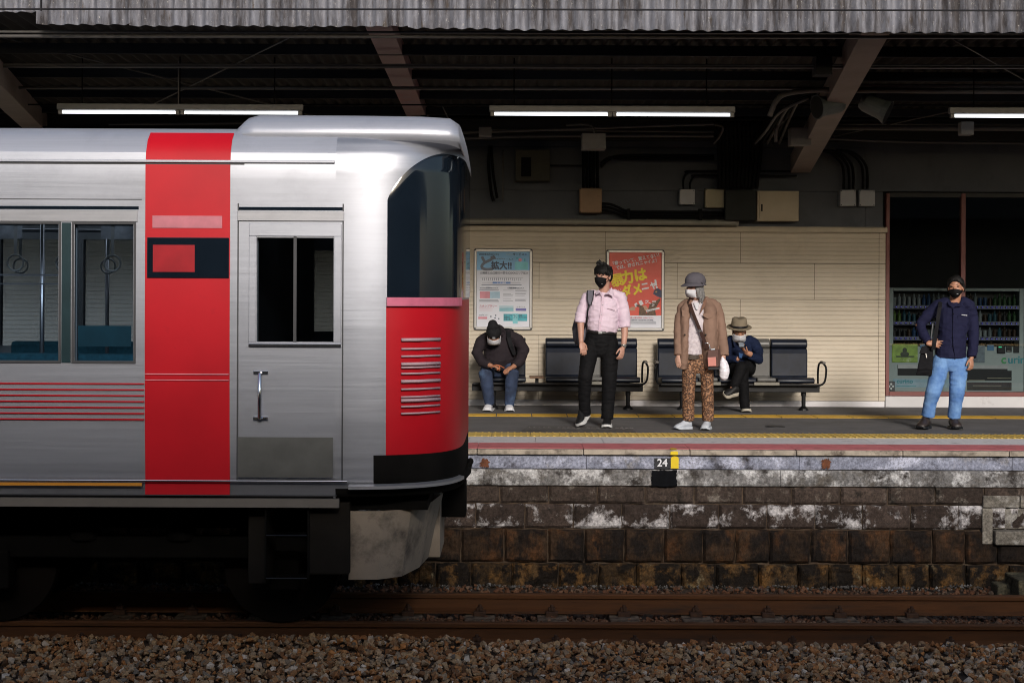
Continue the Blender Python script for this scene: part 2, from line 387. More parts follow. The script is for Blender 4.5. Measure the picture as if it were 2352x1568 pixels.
def beam(z0, z1, y, step, amp):
    m = MB(); x = -9.2; st = .03
    while x < 9.2:
        x1 = x + step; n = int(step / st); rows = []
        for i in range(n + 1):
            xx = x + .002 + (x1 - x - .004) * i / n; col = []
            for j in range(7):
                zz = z0 + (z1 - z0) * j / 6; dd = amp * noise.noise((xx * 6, zz * 9, z0 * 10)) + amp * .5 * noise.noise((xx * 25, zz * 30, 4))
                edge = .006 if j in (0, 6) else 0
                col.append((xx, y + dd + edge + (.006 if i in (0, n) else 0), zz))
            rows.append(col + [(xx, y + .25, z1), (xx, y + .25, z0)])
        m.rings(rows); x = x1
    return m
def blotch(name, base, light, dark, la, da, scale=3.0, tint=None, ta=.6, streak=1.0, rough=.85, bump=.8):
    m, nt, b = _mat(name); co = _coord(nt, (1, 1, 1 / streak)); g_ = nt.nodes.new('ShaderNodeNewGeometry')
    c = _mix(nt, _ramp(nt, _noise(nt, co, scale * 4, 8, .65), [(.35, 0), (.65, 1)]), tuple(k * .7 for k in base), tuple(k * 1.25 for k in base))
    c = _mix(nt, 1, c, _ramp(nt, g_.outputs['Random Per Island'], [(0, .62), (1, 1.15)]), 'MULTIPLY'); fine = _ramp(nt, _noise(nt, co, 42, 8, .75), [(.34, .45), (.66, 1.45)])
    if tint: 
        cz = nt.nodes.new('ShaderNodeMapping'); cz.inputs['Location'].default_value = (4, 7, 1); nt.links.new(co, cz.inputs[0])
        c = _mix(nt, _ramp(nt, _noise(nt, cz.outputs[0], scale * 1.3, 9, .7), [(ta - .06, 0), (ta + .08, 1)]), c, tint)
    cy = nt.nodes.new('ShaderNodeMapping'); cy.inputs['Location'].default_value = (13, 2, 5); nt.links.new(co, cy.inputs[0])
    c = _mix(nt, _ramp(nt, _noise(nt, cy.outputs[0], scale, 10, .72), [(la - .03, 0), (la + .06, 1)]), c, light)
    c = _mix(nt, _ramp(nt, _noise(nt, co, scale * 1.2, 9, .7), [(da - .05, 0), (da + .06, 1)]), c, dark)
    c = _mix(nt, 1, c, fine, 'MULTIPLY')
    nt.links.new(c, b.inputs['Base Color']); b.inputs['Roughness'].default_value = rough; b.inputs['Specular IOR Level'].default_value = .2
    _bump(nt, b, _noise(nt, co, 55, 7, .7), bump, .012); return m
m_b1 = blotch('blue_grey_concrete', (.34, .36, .46), (.55, .57, .70), (.05, .045, .05), .56, .60, 2.5, (.30, .28, .26), .6)
m_b2 = blotch('mossy_concrete', (.26, .25, .245), (.56, .55, .55), (.045, .038, .034), .52, .57, 4.0, (.13, .115, .10), .54)
beam(.83, .955, 13.765, 1.98, .004).build('upper_beam', m_b1, rw, smooth=False)
beam(.675, .822, 13.745, 3.9, .009).build('lower_beam', m_b2, rw)
sh = MB(); sh.box(-40, 40, 13.86, 14.2, -.5, .96); sh.build('core', m_dark, rw)
m_r1 = blotch('block_row_one', (.072, .052, .042), (.22, .19, .16), (.02, .017, .014), .6, .6, 3.5)
m_r2 = blotch('block_row_two', (.062, .044, .036), (.60, .57, .57), (.03, .024, .02), .53, .62, 3.0)
m_r3 = blotch('block_row_three', (.048, .028, .016), (.20, .16, .12), (.014, .010, .008), .68, .5, 3.0, (.095, .042, .017), .55, 1.6)
m_r4 = blotch('block_row_four', (.085, .05, .022), (.24, .19, .11), (.014, .010, .007), .6, .48, 5.0, (.18, .09, .028), .53, 1.3)
m_mort = M('mortar', (.075, .05, .032), .95, var=.5, vs=8, bump=.8, bs=60, bd=.01, dirt=(.13, .10, .07), dirt_at=.6, ds=5)
mo = MB(); mo.box(-9.2, 9.2, 13.795, 13.861, -.42, .665); mo.build('mortar', m_mort, rw)
def course(z0, z1, y, lo, hi, rough_, mat, off, gap=.010):
    m = MB(); x = -9.2 + off
    while x < 9.2:
        wd = U(lo, hi); n, q = max(5, int(wd / .022)), max(5, int((z1 - z0) / .022)); X0, X1 = x + gap / 2, x + wd - gap / 2; sd_ = random.random() * 50; yo = U(-.008, .008)
        tw = U(-.01, .01)
        grid = []
        for j in range(q + 1):
            row = []
            for i in range(n + 1):
                u, v = i / n, j / q; e = min(u, 1 - u) * (X1 - X0); f = min(v, 1 - v) * (z1 - z0)
                ed = max(0, 1 - min(e, f) / .026)
                cr = .018 * ed * ed
                xx = X0 + (X1 - X0) * u + .008 * noise.noise((v * 4, sd_, 0)) * (1 if i in (0, n) else 0); zz = z0 + (z1 - z0) * v + .008 * noise.noise((u * 4, sd_, 7)) * (1 if j in (0, q) else 0) + tw * (u - .5)
                dd = rough_ * noise.noise((xx * 9, zz * 9, sd_)) + rough_ * .6 * noise.noise((xx * 28, zz * 28, sd_)) - rough_ * .8 * (1 - ed)
                row.append((xx, y + yo + cr + dd, zz))
            grid.append(row)
        m.rings(grid, cap=False, closed=False)
        m.rings([[grid[0][0], *grid[0][1:], ], [(p[0], 13.85, p[2]) for p in grid[0]]], cap=False, closed=False)
        m.rings([[(p[0], 13.85, p[2]) for p in grid[-1]], grid[-1]], cap=False, closed=False)
        m.rings([[(r_[0][0], 13.85, r_[0][2]) for r_ in grid], [r_[0] for r_ in grid]], cap=False, closed=False)
        m.rings([[r_[-1] for r_ in grid], [(r_[-1][0], 13.85, r_[-1][2]) for r_ in grid]], cap=False, closed=False)
        x += wd
    return m.build('stone_course', mat, rw)
course(.505, .668, 13.772, .44, .46, .006, m_r1, .1)
course(.275, .497, 13.768, .44, .46, .008, m_r2, .33)
course(-.04, .262, 13.76, .25, .42, .014, m_r3, 0)
course(-.33, -.055, 13.745, .27, .44, .020, m_r4, .2)
# painted marks on the beams: the number 24, black patches and the yellow tab, and a rust patch
m_yp = M('yellow_paint', (.78, .56, .004), .55, var=.06, vs=12); m_bp = M('black_paint', (.004, .0045, .006), .8, var=.4, vs=20, spec=.1); m_wp = M('white_paint', (.75, .75, .78), .6, var=.05)
def patch(name, x0, x1, z0, z1, y, mat, rag=.004, rnd=0):
    pts = []; n = 14
    for i in range(n): pts.append((x0 + (x1 - x0) * i / n, z0 + U(-rag, rag)))
    for i in range(n): pts.append((x1 + U(-rag, rag), z0 + (z1 - rnd - z0) * i / n))
    for i in range(n):
        u = 1 - i / n; rr = rnd * (1 - (1 - (2 * u - 1) ** 2) ** .5) if rnd else 0; pts.append((x0 + (x1 - x0) * u, z1 - rr + U(-rag, rag)))
    for i in range(n): pts.append((x0 + U(-rag, rag), z1 - rnd + (z0 - z1 + rnd) * i / n))
    m = MB(); m.quadface([(a, y, c_) for a, c_ in pts]); return m.build(name, mat, rw)
xa, xb = WX(1542, PF), WX(1561, PF)
m = MB(); m.cur = 0
patch('yellow_mark', WX(1544, 13.7), WX(1562, 13.7), .835, .95, 13.752, m_yp, .001, .02)
patch('yellow_mark', WX(1542, 13.7), WX(1559, 13.7), .966, 1.0, PF - .008, m_yp, .001, .006)
t_ = MB(); t_.quadface([(WX(1543, 13.7), PF - .004, ZP + .007), (WX(1558, 13.7), PF - .004, ZP + .007), (WX(1557, 13.7), PF + .07, ZP + .007), (WX(1552, 13.7), PF + .10, ZP + .0075), (WX(1547, 13.7), PF + .10, ZP + .0075), (WX(1543, 13.7), PF + .07, ZP + .007)]); t_.build('yellow_mark', m_yp, rw)
patch('black_patch', WX(1506, 13.7), WX(1543, 13.7), .832, .93, 13.754, M('worn_black', (.02, .021, .026), .7, var=.5, vs=25), .004)
patch('black_patch', WX(1499, 13.7), WX(1557, 13.7), .672, .822, 13.728, m_bp, .007)
text('24', .098, m_wp, rw, (WX(1512, 13.7), 13.748, .856), 'number', bold=.018)
m_rust = M('rust_patch', (.13, .045, .02), .9, var=.6, vs=30, bump=.8)
patch('rust_patch', WX(1892, 13.7), WX(1912, 13.7), .84, .93, 13.75, m_rust, .012, .02); patch('rust_patch', WX(1105, 13.7), WX(1125, 13.7), .84, .92, 13.75, m_rust, .012, .02)
# pale stone ledge in the wall at the right and the low concrete block at its foot
lg = thing('stone_ledge', 'pale rectangular stone ledge let into the wall at the far right', 'ledge', (WX(2300, 13.7), 13.7, .1))
m_pale = blotch('pale_stone', (.24, .215, .18), (.34, .32, .29), (.06, .05, .04), .55, .63, 4)
m = MB(); z = lambda y_: WZ(y_, 13.7)
for (a, b_, c_, d_) in ((2264, 2348, 1135, 1162), (2350, 2430, 1135, 1162), (2262, 2286, 1164, 1246)): m.box(WX(a, 13.7), WX(b_, 13.7), 13.74, 13.84, z(d_), z(c_))
m.build('surround', m_pale, lg, bevel=.008)
MB().box(WX(2290, 13.7), WX(2440, 13.7), 13.77, 13.85, z(1212), z(1166)).build('back_panel', m_pale, lg, bevel=.006)
MB().box(WX(2288, 13.7), WX(2440, 13.7), 13.68, 13.8, z(1246), z(1214)).build('shelf', m_pale, lg, bevel=.012)
kb = MB(); kb.box(WX(2326, 13.3), WX(2410, 13.3), 13.1, 13.5, -.3, WZ(1322, 13.2)); kb.box(WX(2290, 13.4), WX(2325, 13.4), 13.35, 13.55, -.3, WZ(1336, 13.4))
tag(kb.build('concrete_block', blotch('block_moss', (.10, .09, .06), (.2, .17, .1), (.02, .018, .014), .55, .55, 6), bevel=.015), 'weathered concrete block lying at the foot of the stone wall, far right', 'block')
# ================================================================ station building behind the platform
DW = 19.22; WL = -12.0; WR = WX(2033, DW)
m_sid = M('cream_siding', (.53, .465, .375), .75, var=.07, vs=1.6, bump=.15, bs=120, dirt=(.45, .39, .31), dirt_at=.62, ds=1.3)
m_seam = M('siding_seam', (.20, .17, .13), .9)
m_grey = M('grey_panel', (.075, .082, .098), .8, var=.12, vs=2.5, bump=.15, bs=100, dirt=(.052, .057, .068), dirt_at=.6, ds=1.5)
m_skirt = M('white_skirting', (.72, .70, .72), .7, var=.12, vs=2, stretch=(1, 1, .4), dirt=(.2, .19, .19), dirt_at=.64, ds=1.6)
m_frame = M('red_brown_frame', (.13, .03, .026), .5, var=.12, vs=6)
sb = thing('station_building', 'station building with cream ribbed siding below, grey panels above and a shop window', 'building', (0, DW, ZP))
z_sk = WZ(917.5, DW); z_top = WZ(530, DW)
prof = []; zz = z_sk + .004; pitch = .0555
rows = []
while zz < z_top:
    z2 = min(zz + pitch, z_top)
    rows += [(DW - .014, zz), (DW - .016, zz + .006), (DW - .015, z2 - .008), (DW - .007, z2 - .005), (DW - .007, z2)]; zz = z2
m = MB(); m.rings([[(x, y, z_) for y, z_ in rows] + [(x, DW + .05, z_top), (x, DW + .05, z_sk + .004)] for x in (WL, WR)]); m.build('siding', m_sid, sb)
sm = MB()
def seam_h(py, p0, p1): sm.box(WX(p0, DW), WX(p1, DW), DW - .018, DW - .001, WZ(py, DW) - .004, WZ(py, DW) + .004)
def seam_v(px, q0, q1): sm.box(WX(px, DW) - .003, WX(px, DW) + .003, DW - .0185, DW - .001, WZ(q1, DW), WZ(q0, DW))
seam_h(602, 1100, 2033); seam_h(685, 1100, 2033); seam_h(768, 1100, 2033)
for px, a, b_ in ((1390, 530, 602), (1700, 530, 602), (2018, 530, 917), (1238, 602, 685), (1555, 602, 685), (1870, 602, 685), (1392, 685, 768), (1700, 685, 768), (1238, 768, 917), (1555, 768, 850)): seam_v(px, a, b_)
sm.build('seam', m_seam, sb)
m = MB(); m.box(WL, WR - .01, DW - .035, DW + .05, ZP, z_sk); m.build('skirting', m_skirt, sb, bevel=.004)
m = MB(); m.box(WL, WR + .012, DW - .06, DW + .04, WZ(531, DW), WZ(520.5, DW)); m.box(WL, WR + .012, DW - .045, DW + .04, WZ(520.5, DW) + .002, WZ(519, DW) + .004); m.build('trim', M('trim_cream', (.46, .40, .31), .7, var=.1, vs=5), sb, bevel=.004)
m = MB()
zt = WZ(520, DW) + .01; xs = [WL, WX(1060, DW), WX(1370, DW), WX(1683, DW), WX(1988, DW), WR - .03]
for a, b_ in zip(xs, xs[1:]):
    for z0, z1 in ((zt, WZ(437, DW)), (WZ(437, DW), WZ(337, DW)), (WZ(337, DW), 4.9)): m.box(a + .002, b_ - .002, DW + .012, DW + .06, z0 + .002, z1 - .002)
m.box(WR - .03, 12, DW + .012, DW + .06, WZ(436, DW), 4.9)
m.build('upper_panel', m_grey, sb)
# window to the right
wz0, wz1 = WZ(895, DW), WZ(440, DW)
m = MB(); m.box(WR + .004, WR + .05, DW - .03, DW + .08, WZ(905, DW) + .001, wz1); m.box(WR + .051, 12, DW - .034, DW + .09, WZ(905, DW), wz0)
for px in (2211, 2560): m.box(WX(px, DW) - .03, WX(px, DW) + .028, DW - .03, DW + .08, wz0 + .001, wz1 - .003)
m.build('window_frame', m_frame, sb, bevel=.004)
m = MB(); m.box(WR + .05, 12, DW - .02, DW + .08, wz1 - .05, wz1 + .004); m.build('window_head', M('black_head', (.012, .012, .013), .6), sb)
m = MB(); m.box(WR + .004, 12, DW - .03, DW + .08, ZP, WZ(905, DW) - .003); m.build('plinth', M('white_plinth', (.50, .49, .50), .7, var=.08, vs=2, dirt=(.3, .29, .29), dirt_at=.66), sb, bevel=.003)
G = glass('shop_glass', (.62, .67, .68))
for a, b_ in ((WR + .05, WX(2211, DW) - .03), (WX(2211, DW) + .028, WX(2560, DW) - .03), (WX(2560, DW) + .028, 12)):
    m = MB(); m.quadface([(a, DW + .02, wz0), (b_, DW + .02, wz0), (b_, DW + .02, wz1), (a, DW + .02, wz1)]); m.build('window_pane', G, sb)
m_in = M('dark_interior', (.02, .02, .022), .8)
m = MB(); X0, X1, Y1 = WR + .02, 12, 22.6
m.box(X0 - .1, X0, DW + .1, Y1, .9, 4.2); m.box(X0, X1, Y1, Y1 + .1, .9, 4.2); m.box(X0, X1, DW + .1, Y1, ZP - .06, ZP - .02); m.box(X0, X1, DW + .1, Y1, 4.2, 4.3)
m.build('interior', m_in, sb)
m = MB(); m.box(WL, X0 - .1, DW + .08, DW + .3, ZP - .4, 4.9); m.build('back_wall', m_in, sb)

# vending machines behind the window
m_vm = M('vending_body', (.27, .31, .31), .45, var=.06, vs=3); m_blk = M('black_plastic', (.007, .007, .009), .4, var=.1, spec=.3)
bott = [M('bottle_' + n_, c, .25, var=.25, vs=40) for n_, c in (('green', (.02, .05, .02)), ('blue', (.015, .04, .10)), ('brown', (.03, .018, .012)), ('clear', (.10, .12, .13)), ('dark', (.012, .012, .014)), ('lime', (.05, .09, .02)), ('pale', (.16, .18, .19)), ('teal', (.015, .05, .07)))]
m_dot = glow('blue_button_light', (.16, .14, 1.0), 1.1); m_strip = M('price_strip', (.09, .10, .17), .4, var=.2, vs=60)
m_txt = M('teal_print', (.03, .22, .26), .6); m_txg = M('green_print', (.06, .28, .10), .6)
def vending(px0, px1, right, label):
    D = 19.95; x0, x1 = WX(px0, D), WX(px1, D); f = lambda p: WX(p, D); zz = lambda p: WZ(p, D); zb, ztp = ZP - .02, zz(657)
    t = thing('vending_machine', label, 'vending machine', ((x0 + x1) / 2, D, ZP - .02), 'drink vending machines behind the window')
    m = MB(); m.box(x0, x1, D, D + .7, zb, zz(791)); m.box(x0, x0 + .06, D, D + .7, zz(791) + .001, ztp); m.box(x1 - .06, x1, D, D + .7, zz(791) + .001, ztp); m.box(x0 + .061, x1 - .061, D, D + .7, zz(664), ztp - .001)
    m.build('cabinet', m_vm, t, bevel=.004)
    a, b_ = x0 + .065, x1 - .065
    MB().box(a, b_, D + .2, D + .22, zz(790), zz(665)).build('display_back', m_blk, t)
    n = int((b_ - a) / .062)
    for r_, (zt_, zb_) in enumerate(((668, 697), (706, 734), (744, 769))):
        s = MB(); s.box(a, b_, D + .01, D + .19, zz(zb_ + 8), zz(zb_)); s.build('shelf', m_strip, t)
        d_ = MB(); d2 = MB()
        for i in range(n):
            x = a + (i + .5) * (b_ - a) / n
            d_.box(x - .004, x + .004, D + .003, D + .009, zz(zb_ + 4) - .004, zz(zb_ + 4) + .004); d2.box(x - .02, x + .012, D + .006, D + .0095, zz(zb_ + 6.5), zz(zb_ + 1.5))
        d_.build('button_light', m_dot, t); d2.build('button', m_blk, t)
        bt = MB(); hh = zz(zt_) - zz(zb_); prev = random.randrange(8)
        for i in range(n):
            x = a + (i + .5) * (b_ - a) / n; h = hh * U(.82, .98); rr = .026; z0 = zz(zb_) + .002
            if random.random() < .45: prev = random.randrange(8)
            bt.cur = prev
            if random.random() < .65: bt.limb([(x, D + .1, z0), (x, D + .1, z0 + h * .62), (x, D + .1, z0 + h * .8), (x, D + .1, z0 + h)], [(rr, rr), (rr, rr), (.011, .011), (.011, .011)], 10, False)
            else: bt.limb([(x, D + .1, z0), (x, D + .1, z0 + h * .7)], [(rr, rr)] * 2, 10, False)
        bt.build('bottle_row', bott, t, smooth=False)
    m = MB(); m.box(x0 + .12, x1 - .22, D - .006, D + .01, zz(858), zz(835)); m.build('dispensing_slot', m_blk, t)
    m = MB(); m.box(x0 + .12, x1 - .22, D - .016, D - .005, zz(842), zz(833.5)); m.build('slot_flap', M('steel_flap', (.3, .3, .31), .35, .8), t)
    if not right:
        m = MB(); m.box(f(2049), f(2108), D - .012, D, zz(828), zz(786)); m.build('advert', M('green_advert', (.22, .33, .05), .5, var=.4, vs=9, dirt=(.5, .55, .35), dirt_at=.62, ds=7), t, bevel=.006)
        m = MB(); m.ball((f(2078), D - .014, zz(800)), (.03, .004, .035)); m.ball((f(2078), D - .014, zz(809)), (.06, .004, .035)); m.box(f(2058), f(2100), D - .016, D - .011, zz(816), zz(813)); m.build('advert_figure', M('advert_dark', (.04, .05, .03), .6), t)
        MB().box(f(2114), f(2125), D - .004, D, zz(796), zz(786)).build('notice', M('blue_notice', (.06, .16, .3), .6), t)
        MB().box(x0 + .06, x1 - .1, D - .003, D + .002, zz(886), zz(866)).build('lower_panel', M('blue_panel', (.22, .33, .40), .5), t)
        text('curino', .085, m_txt, t, (f(2060), D - .004, zz(876)), 'lettering', .02); MB().box(f(2060), f(2105), D - .005, D - .003, zz(883), zz(881.6)).build('print_line', m_txt, t)
        m = MB(); m.box(f(2034), f(2052), D - .1, D - .03, zz(893), zz(871)); m.build('socket_box', M('dark_steel', (.06, .06, .065), .5, .5), t)
        m = MB(); [m.cyl((f(2043) + dx_, D - .105, zz(882) + dz_), (0, 1, 0), .014, .012, 14) for dx_, dz_ in ((.025, 0), (-.025, 0), (0, .03), (0, -.03))]; m.build('socket', M('white_plastic', (.6, .6, .6), .5), t)
    else:
        MB().box(f(2232), f(2262), D - .01, D, zz(828), zz(788)).build('advert', M('grey_advert', (.10, .13, .16), .5, var=.5, vs=10, dirt=(.3, .3, .3), dirt_at=.6, ds=8), t, bevel=.006)
        MB().box(f(2268), f(2283), D - .006, D, zz(800), zz(787)).build('notice', M('blue_notice', (.06, .16, .3), .6), t)
        MB().box(f(2290), f(2309), D - .02, D, zz(807), zz(789)).build('card_reader', m_blk, t, bevel=.01); MB().box(f(2293), f(2300), D - .022, D - .018, zz(793), zz(790.5)).build('reader_light', glow('green_led', (.05, .8, .4), .35), t)
        MB().box(f(2311), f(2324), D - .01, D, zz(803), zz(791)).build('coin_slot', m_blk, t); MB().box(f(2313), f(2323), D - .013, D - .009, zz(801.5), zz(800)).build('coin_rim', M('bright_steel', (.7, .66, .58), .2, 1), t); MB().box(f(2328), f(2341), D - .01, D, zz(805), zz(790)).build('bill_slot', m_blk, t)
        text('c', .16, m_txg, t, (f(2300), D - .004, zz(829)), 'lettering', .03); text('urino', .15, m_txt, t, (f(2315), D - .004, zz(829)), 'lettering', .02)
        MB().box(f(2222), f(2324), D - .008, D + .002, zz(869), zz(846)).build('window_slot', m_blk, t); MB().box(f(2222), f(2324), D - .008, D + .002, zz(891), zz(873)).build('base_slot', m_blk, t)
        for yy, a_, b2 in ((863, 2268, 2322), (868, 2225, 2262), (880, 2235, 2300)): MB().box(f(a_), f(b2), D - .016, D - .006, zz(yy + 1.0), zz(yy)).build('slot_rim', M('bright_rim', (.45, .40, .30), .3, .8), t)
    return t
vending(2042, 2200, False, 'vending machine with a green advert, behind the left window pane'); vending(2206, 2352, True, 'vending machine with a card reader, partly behind the man in the navy shirt')

# ================================================================ canopy
cn = thing('platform_canopy', 'dark platform canopy with a weathered corrugated edge and steel rafters', 'canopy', (0, 16, 4.7))
def zroof(d): return 4.93 - .03 * (d - 12.9)
m_asb, nt_, b_ = _mat('weathered_corrugated_sheet')
co = _coord(nt_, (1, 1, .22)); g_ = nt_.nodes.new('ShaderNodeNewGeometry')
c_ = _mix(nt_, _ramp(nt_, _noise(nt_, co, 6, 9, .72), [(.40, 0), (.58, 1)]), (.042, .037, .04), (.185, .19, .225))
c_ = _mix(nt_, _ramp(nt_, _noise(nt_, co, 15, 6, .7), [(.58, 0), (.7, 1)]), c_, (.06, .045, .035))
co2 = _coord(nt_, (1, 1, .6)); c_ = _mix(nt_, _ramp(nt_, _noise(nt_, co2, 40, 8, .75), [(.6, 0), (.68, 1)]), c_, (.40, .39, .38))
c_ = _mix(nt_, 1, c_, _ramp(nt_, g_.outputs['Random Per Island'], [(0, .72), (1, 1.1)]), 'MULTIPLY')
nt_.links.new(c_, b_.inputs['Base Color']); b_.inputs['Roughness'].default_value = .85; _bump(nt_, b_, _noise(nt_, co2, 70, 6), .7, .006)
sheet_w = 213 / 3400 * 12.86; xs0 = WX(83, 12.86); per = .135
for k in range(-4, 15):
    xa = xs0 + k * sheet_w; xb = xa + sheet_w + .01; n = 72; m = MB(); cols = []
    zlow = WZ(66 + 1.0 * (k >= 5) , 12.86) + (.10 if k < 0 else 0) + random.uniform(-.006, .006) - (xa) * .0045
    yo = 12.86 + (k % 2) * .006; rz = U(-.004, .004)
    for j in range(9):
        z_ = zlow + (5.75 - zlow) * j / 8 if j else zlow
        r_ = []
        for i in range(n + 1):
            x = xa + (xb - xa) * i / n; dy = -.034 * math.cos(2 * math.pi * (x - xa) / per)
            r_.append((x, yo + dy + .003 * noise.noise((x * 9, k, z_)), z_ + (.006 * noise.noise((x * 14, 3, k)) + rz * i / n if j == 0 else 0)))
        cols.append(r_)
    m.rings(cols, cap=False, closed=False); m.rings([[(a, b2 + .008, c2) for a, b2, c2 in cols[0]], cols[0]], cap=False, closed=False); m.rings([[(a, b2 + .008, c2) for a, b2, c2 in r_] for r_ in cols[::-1]], cap=False, closed=False)
    m.build('edge_sheet', m_asb, cn, smooth=True)
m_roof = M('dark_roof_sheet', (.014, .011, .010), .9, var=.5, vs=6, stretch=(1, .3, 1))  # near-black sheet colour, varied by noise
m = MB(); rows = []
for j in range(3):
    d = 12.92 + (DW + .05 - 12.92) * j / 2; rows.append([(x, d, zroof(d) + .022 * math.cos(2 * math.pi * x / per)) for x in np.arange(-11, 13, per / 8)])
m.rings(rows, cap=False, closed=False)
m.rings([[(x, y, z_ + .012) for x, y, z_ in r_] for r_ in rows[::-1]], cap=False, closed=False)
m.build('roof_sheet', m_roof, cn, smooth=True)
MB().box(-11, 13, 12.92, 19.6, 5.02, 5.05).build('roof_deck', m_roof, cn)
m_stl = M('grey_purlin', (.032, .034, .040), .8, spec=.1, var=.3, vs=4, stretch=(.3, 1, 1))
for d, h in ((14.35, .10), (15.7, .095), (17.0, .095), (18.2, .09)):
    zt_ = zroof(d) - .026; m = MB(); x0, x1 = -11, 13
    m.box(x0, x1, d, d + .006, zt_ - h, zt_); m.box(x0, x1, d + .006, d + .05, zt_ - h, zt_ - h + .006); m.box(x0, x1, d + .006, d + .05, zt_ - .006, zt_); x = -10.5
    while x < 13: m.box(x, x + .07, d - .008, d - .002, zt_ - h + .002, zt_ - .002); x += .86
    m.build('purlin', m_stl, cn)
MB().box(-11, 13, 18.95, 19.2, 4.44, zroof(19) - .03).build('wall_beam', M('dark_beam', (.02, .018, .017), .8), cn)  # plain near-black beam colour
m_raf = M('pink_grey_rafter', (.34, .23, .245), .6, var=.2, vs=1.4, dirt=(.40, .15, .17), dirt_at=.6, ds=.8); m_raf2 = M('grey_rafter', (.22, .18, .17), .6, var=.2, vs=2)
def rafter(p0, p1, wd, h, mat):
    a, b_ = Vector(p0), Vector(p1); t = (b_ - a); L_ = t.length; t.normalize(); sx = t.cross(Vector((0, 0, 1))).normalized(); up = sx.cross(t); c = (a + b_) / 2
    m = MB(); m.obox(c - up * (h / 2), t * L_ / 2, sx * wd / 2, up * .006); m.obox(c + up * (h / 2), t * L_ / 2, sx * wd / 2, up * .006)
    m.obox(c, t * L_ / 2, sx * .006, up * (h / 2 - .0065)); 
    for s_ in (-1, 1): m.obox(c + sx * s_ * (wd / 2 - .004), t * L_ / 2, sx * .004, up * (h / 2 - .0065))
    return m.build('rafter', mat, cn)
# the photographed edges of each rafter underside give its place
rafter(W(866, 52, 12.95, .10), W(966, 290, 19.1, .10), .235, .2, m_raf)
rafter(W(2018, 58, 12.95, .09), W(1838, 398, 19.1, .12), .25, .22, m_raf2)
rafter(W(-70, 150, 12.95, .1), W(85, 305, 18.9, .12), .25, .22, m_raf2)
# services under the roof
m_pipe = M('grey_conduit', (.085, .08, .08), .55, var=.2, vs=5, stretch=(.3, 1, 1)); m_cab = M('black_cable', (.005, .005, .006), .75, spec=.1)
sv = thing('conduit_run', 'grey electrical conduits running along under the canopy roof', 'conduits', (0, 16, 4.6))
def run(pts, r, mat=m_pipe, name='conduit', sm=4, par=None, n=8):
    m = MB(); m.tube([W(*p) for p in pts], r, n, smooth=sm if len(pts) > 2 else 0); return m.build(name, mat, par or sv, smooth=True)
for y_, d, r_ in ((74, 13.15, .012), (84, 13.1, .016), (153, 14.3, .015), (202, 15.65, .018), (148, 14.32, .007)): run([(-500, y_ - 1, d), (2900, y_ + 3, d)], r_)
run([(1920, 196, 15.4), (2900, 202, 15.4)], .018); run([(1930, 208, 15.4), (2900, 213, 15.4)], .028)
run([(1930, 207, 15.3), (1860, 208, 15.3), (1805, 216, 15.3), (1783, 232, 15.3), (1768, 266, 15.4)], .028, sm=6)
run([(-400, 240, 16.6), (2900, 243, 16.6)], .009, m_cab); run([(980, 268, 17.9), (1130, 272, 17.9), (2900, 276, 17.9)], .02, m_cab)
run([(1900, 283, 17.6), (2900, 290, 17.6)], .018); run([(1900, 293, 17.55), (2900, 298, 17.55)], .032)
run([(1050, 305, 17.8), (1320, 296, 17.8), (1450, 291, 17.8), (1640, 285, 17.8)], .016); run([(1050, 318, 18.3), (1240, 312, 18.3), (1640, 312, 18.3)], .022)
run([(1120, 297, 18.6), (1640, 303, 18.6)], .014); run([(1640, 286, 18.2), (1660, 292, 18.2), (1655, 310, 18.3), (1640, 330, 18.6)], .014, sm=5)
run([(1900, 318, 18.7), (2100, 326, 18.7), (2500, 330, 18.7)], .018); run([(1400, 310, 18.8), (1900, 322, 18.8)], .02, m_cab)
run([(1300, 288, 17.4), (1340, 286, 17.4), (1362, 292, 17.4), (1364, 306, 17.4)], .013, sm=5); run([(250, 285, 18.2), (1000, 280, 18.2)], .016); run([(-400, 292, 18.4), (1000, 298, 18.4)], .024, m_cab)
for i in range(5): run([(1880 - i * 6, 214 + i * 3, 15.9), (1840 - i * 12, 226 + i * 8, 16.2), (1815 - i * 14, 270 + i * 8, 17), (1790 - i * 14, 330, 18.8)], .016, m_cab if i % 2 else m_pipe, sm=5)
run([(1815, 262, 17), (1785, 292, 17), (1782, 325, 17.1)], .022, sm=5)
# thin stay rods
st = thing('stay_rods', 'thin crossed steel stay rods under the canopy', 'rods', (0, 15, 4.6))
for a, b2 in (((-200, 35, 13.6), (632, 243, 16.5)), ((716, 62, 13.2), (355, 238, 16.5)), ((2160, 74, 13.2), (2500, 268, 16.5)), ((1915, 313, 18.5), (2190, 255, 16.6)), ((1016, 244, 16.6), (1078, 374, 18.9)), ((410, 140, 14.4), (410, 240, 16.3)), ((700, 262, 16.5), (850, 292, 18.2))): run([a, b2], .008, M('rod', (.10, .095, .09), .6), 'rod', par=st)
wr = MB(); wr.tube([W(-400, 21, 12.5), W(1176, 22.3, 12.5), W(2800, 26, 12.5)], .008, 6); wr.box(WX(90, 12.5), WX(93, 12.5), 12.49, 12.51, WZ(30, 12.5), 5.2)
tag(wr.build('overhead_cable', M('cable_grey', (.015, .015, .018), .7, spec=.1)), 'thin dark cable strung level in front of the corrugated canopy edge', 'cable')

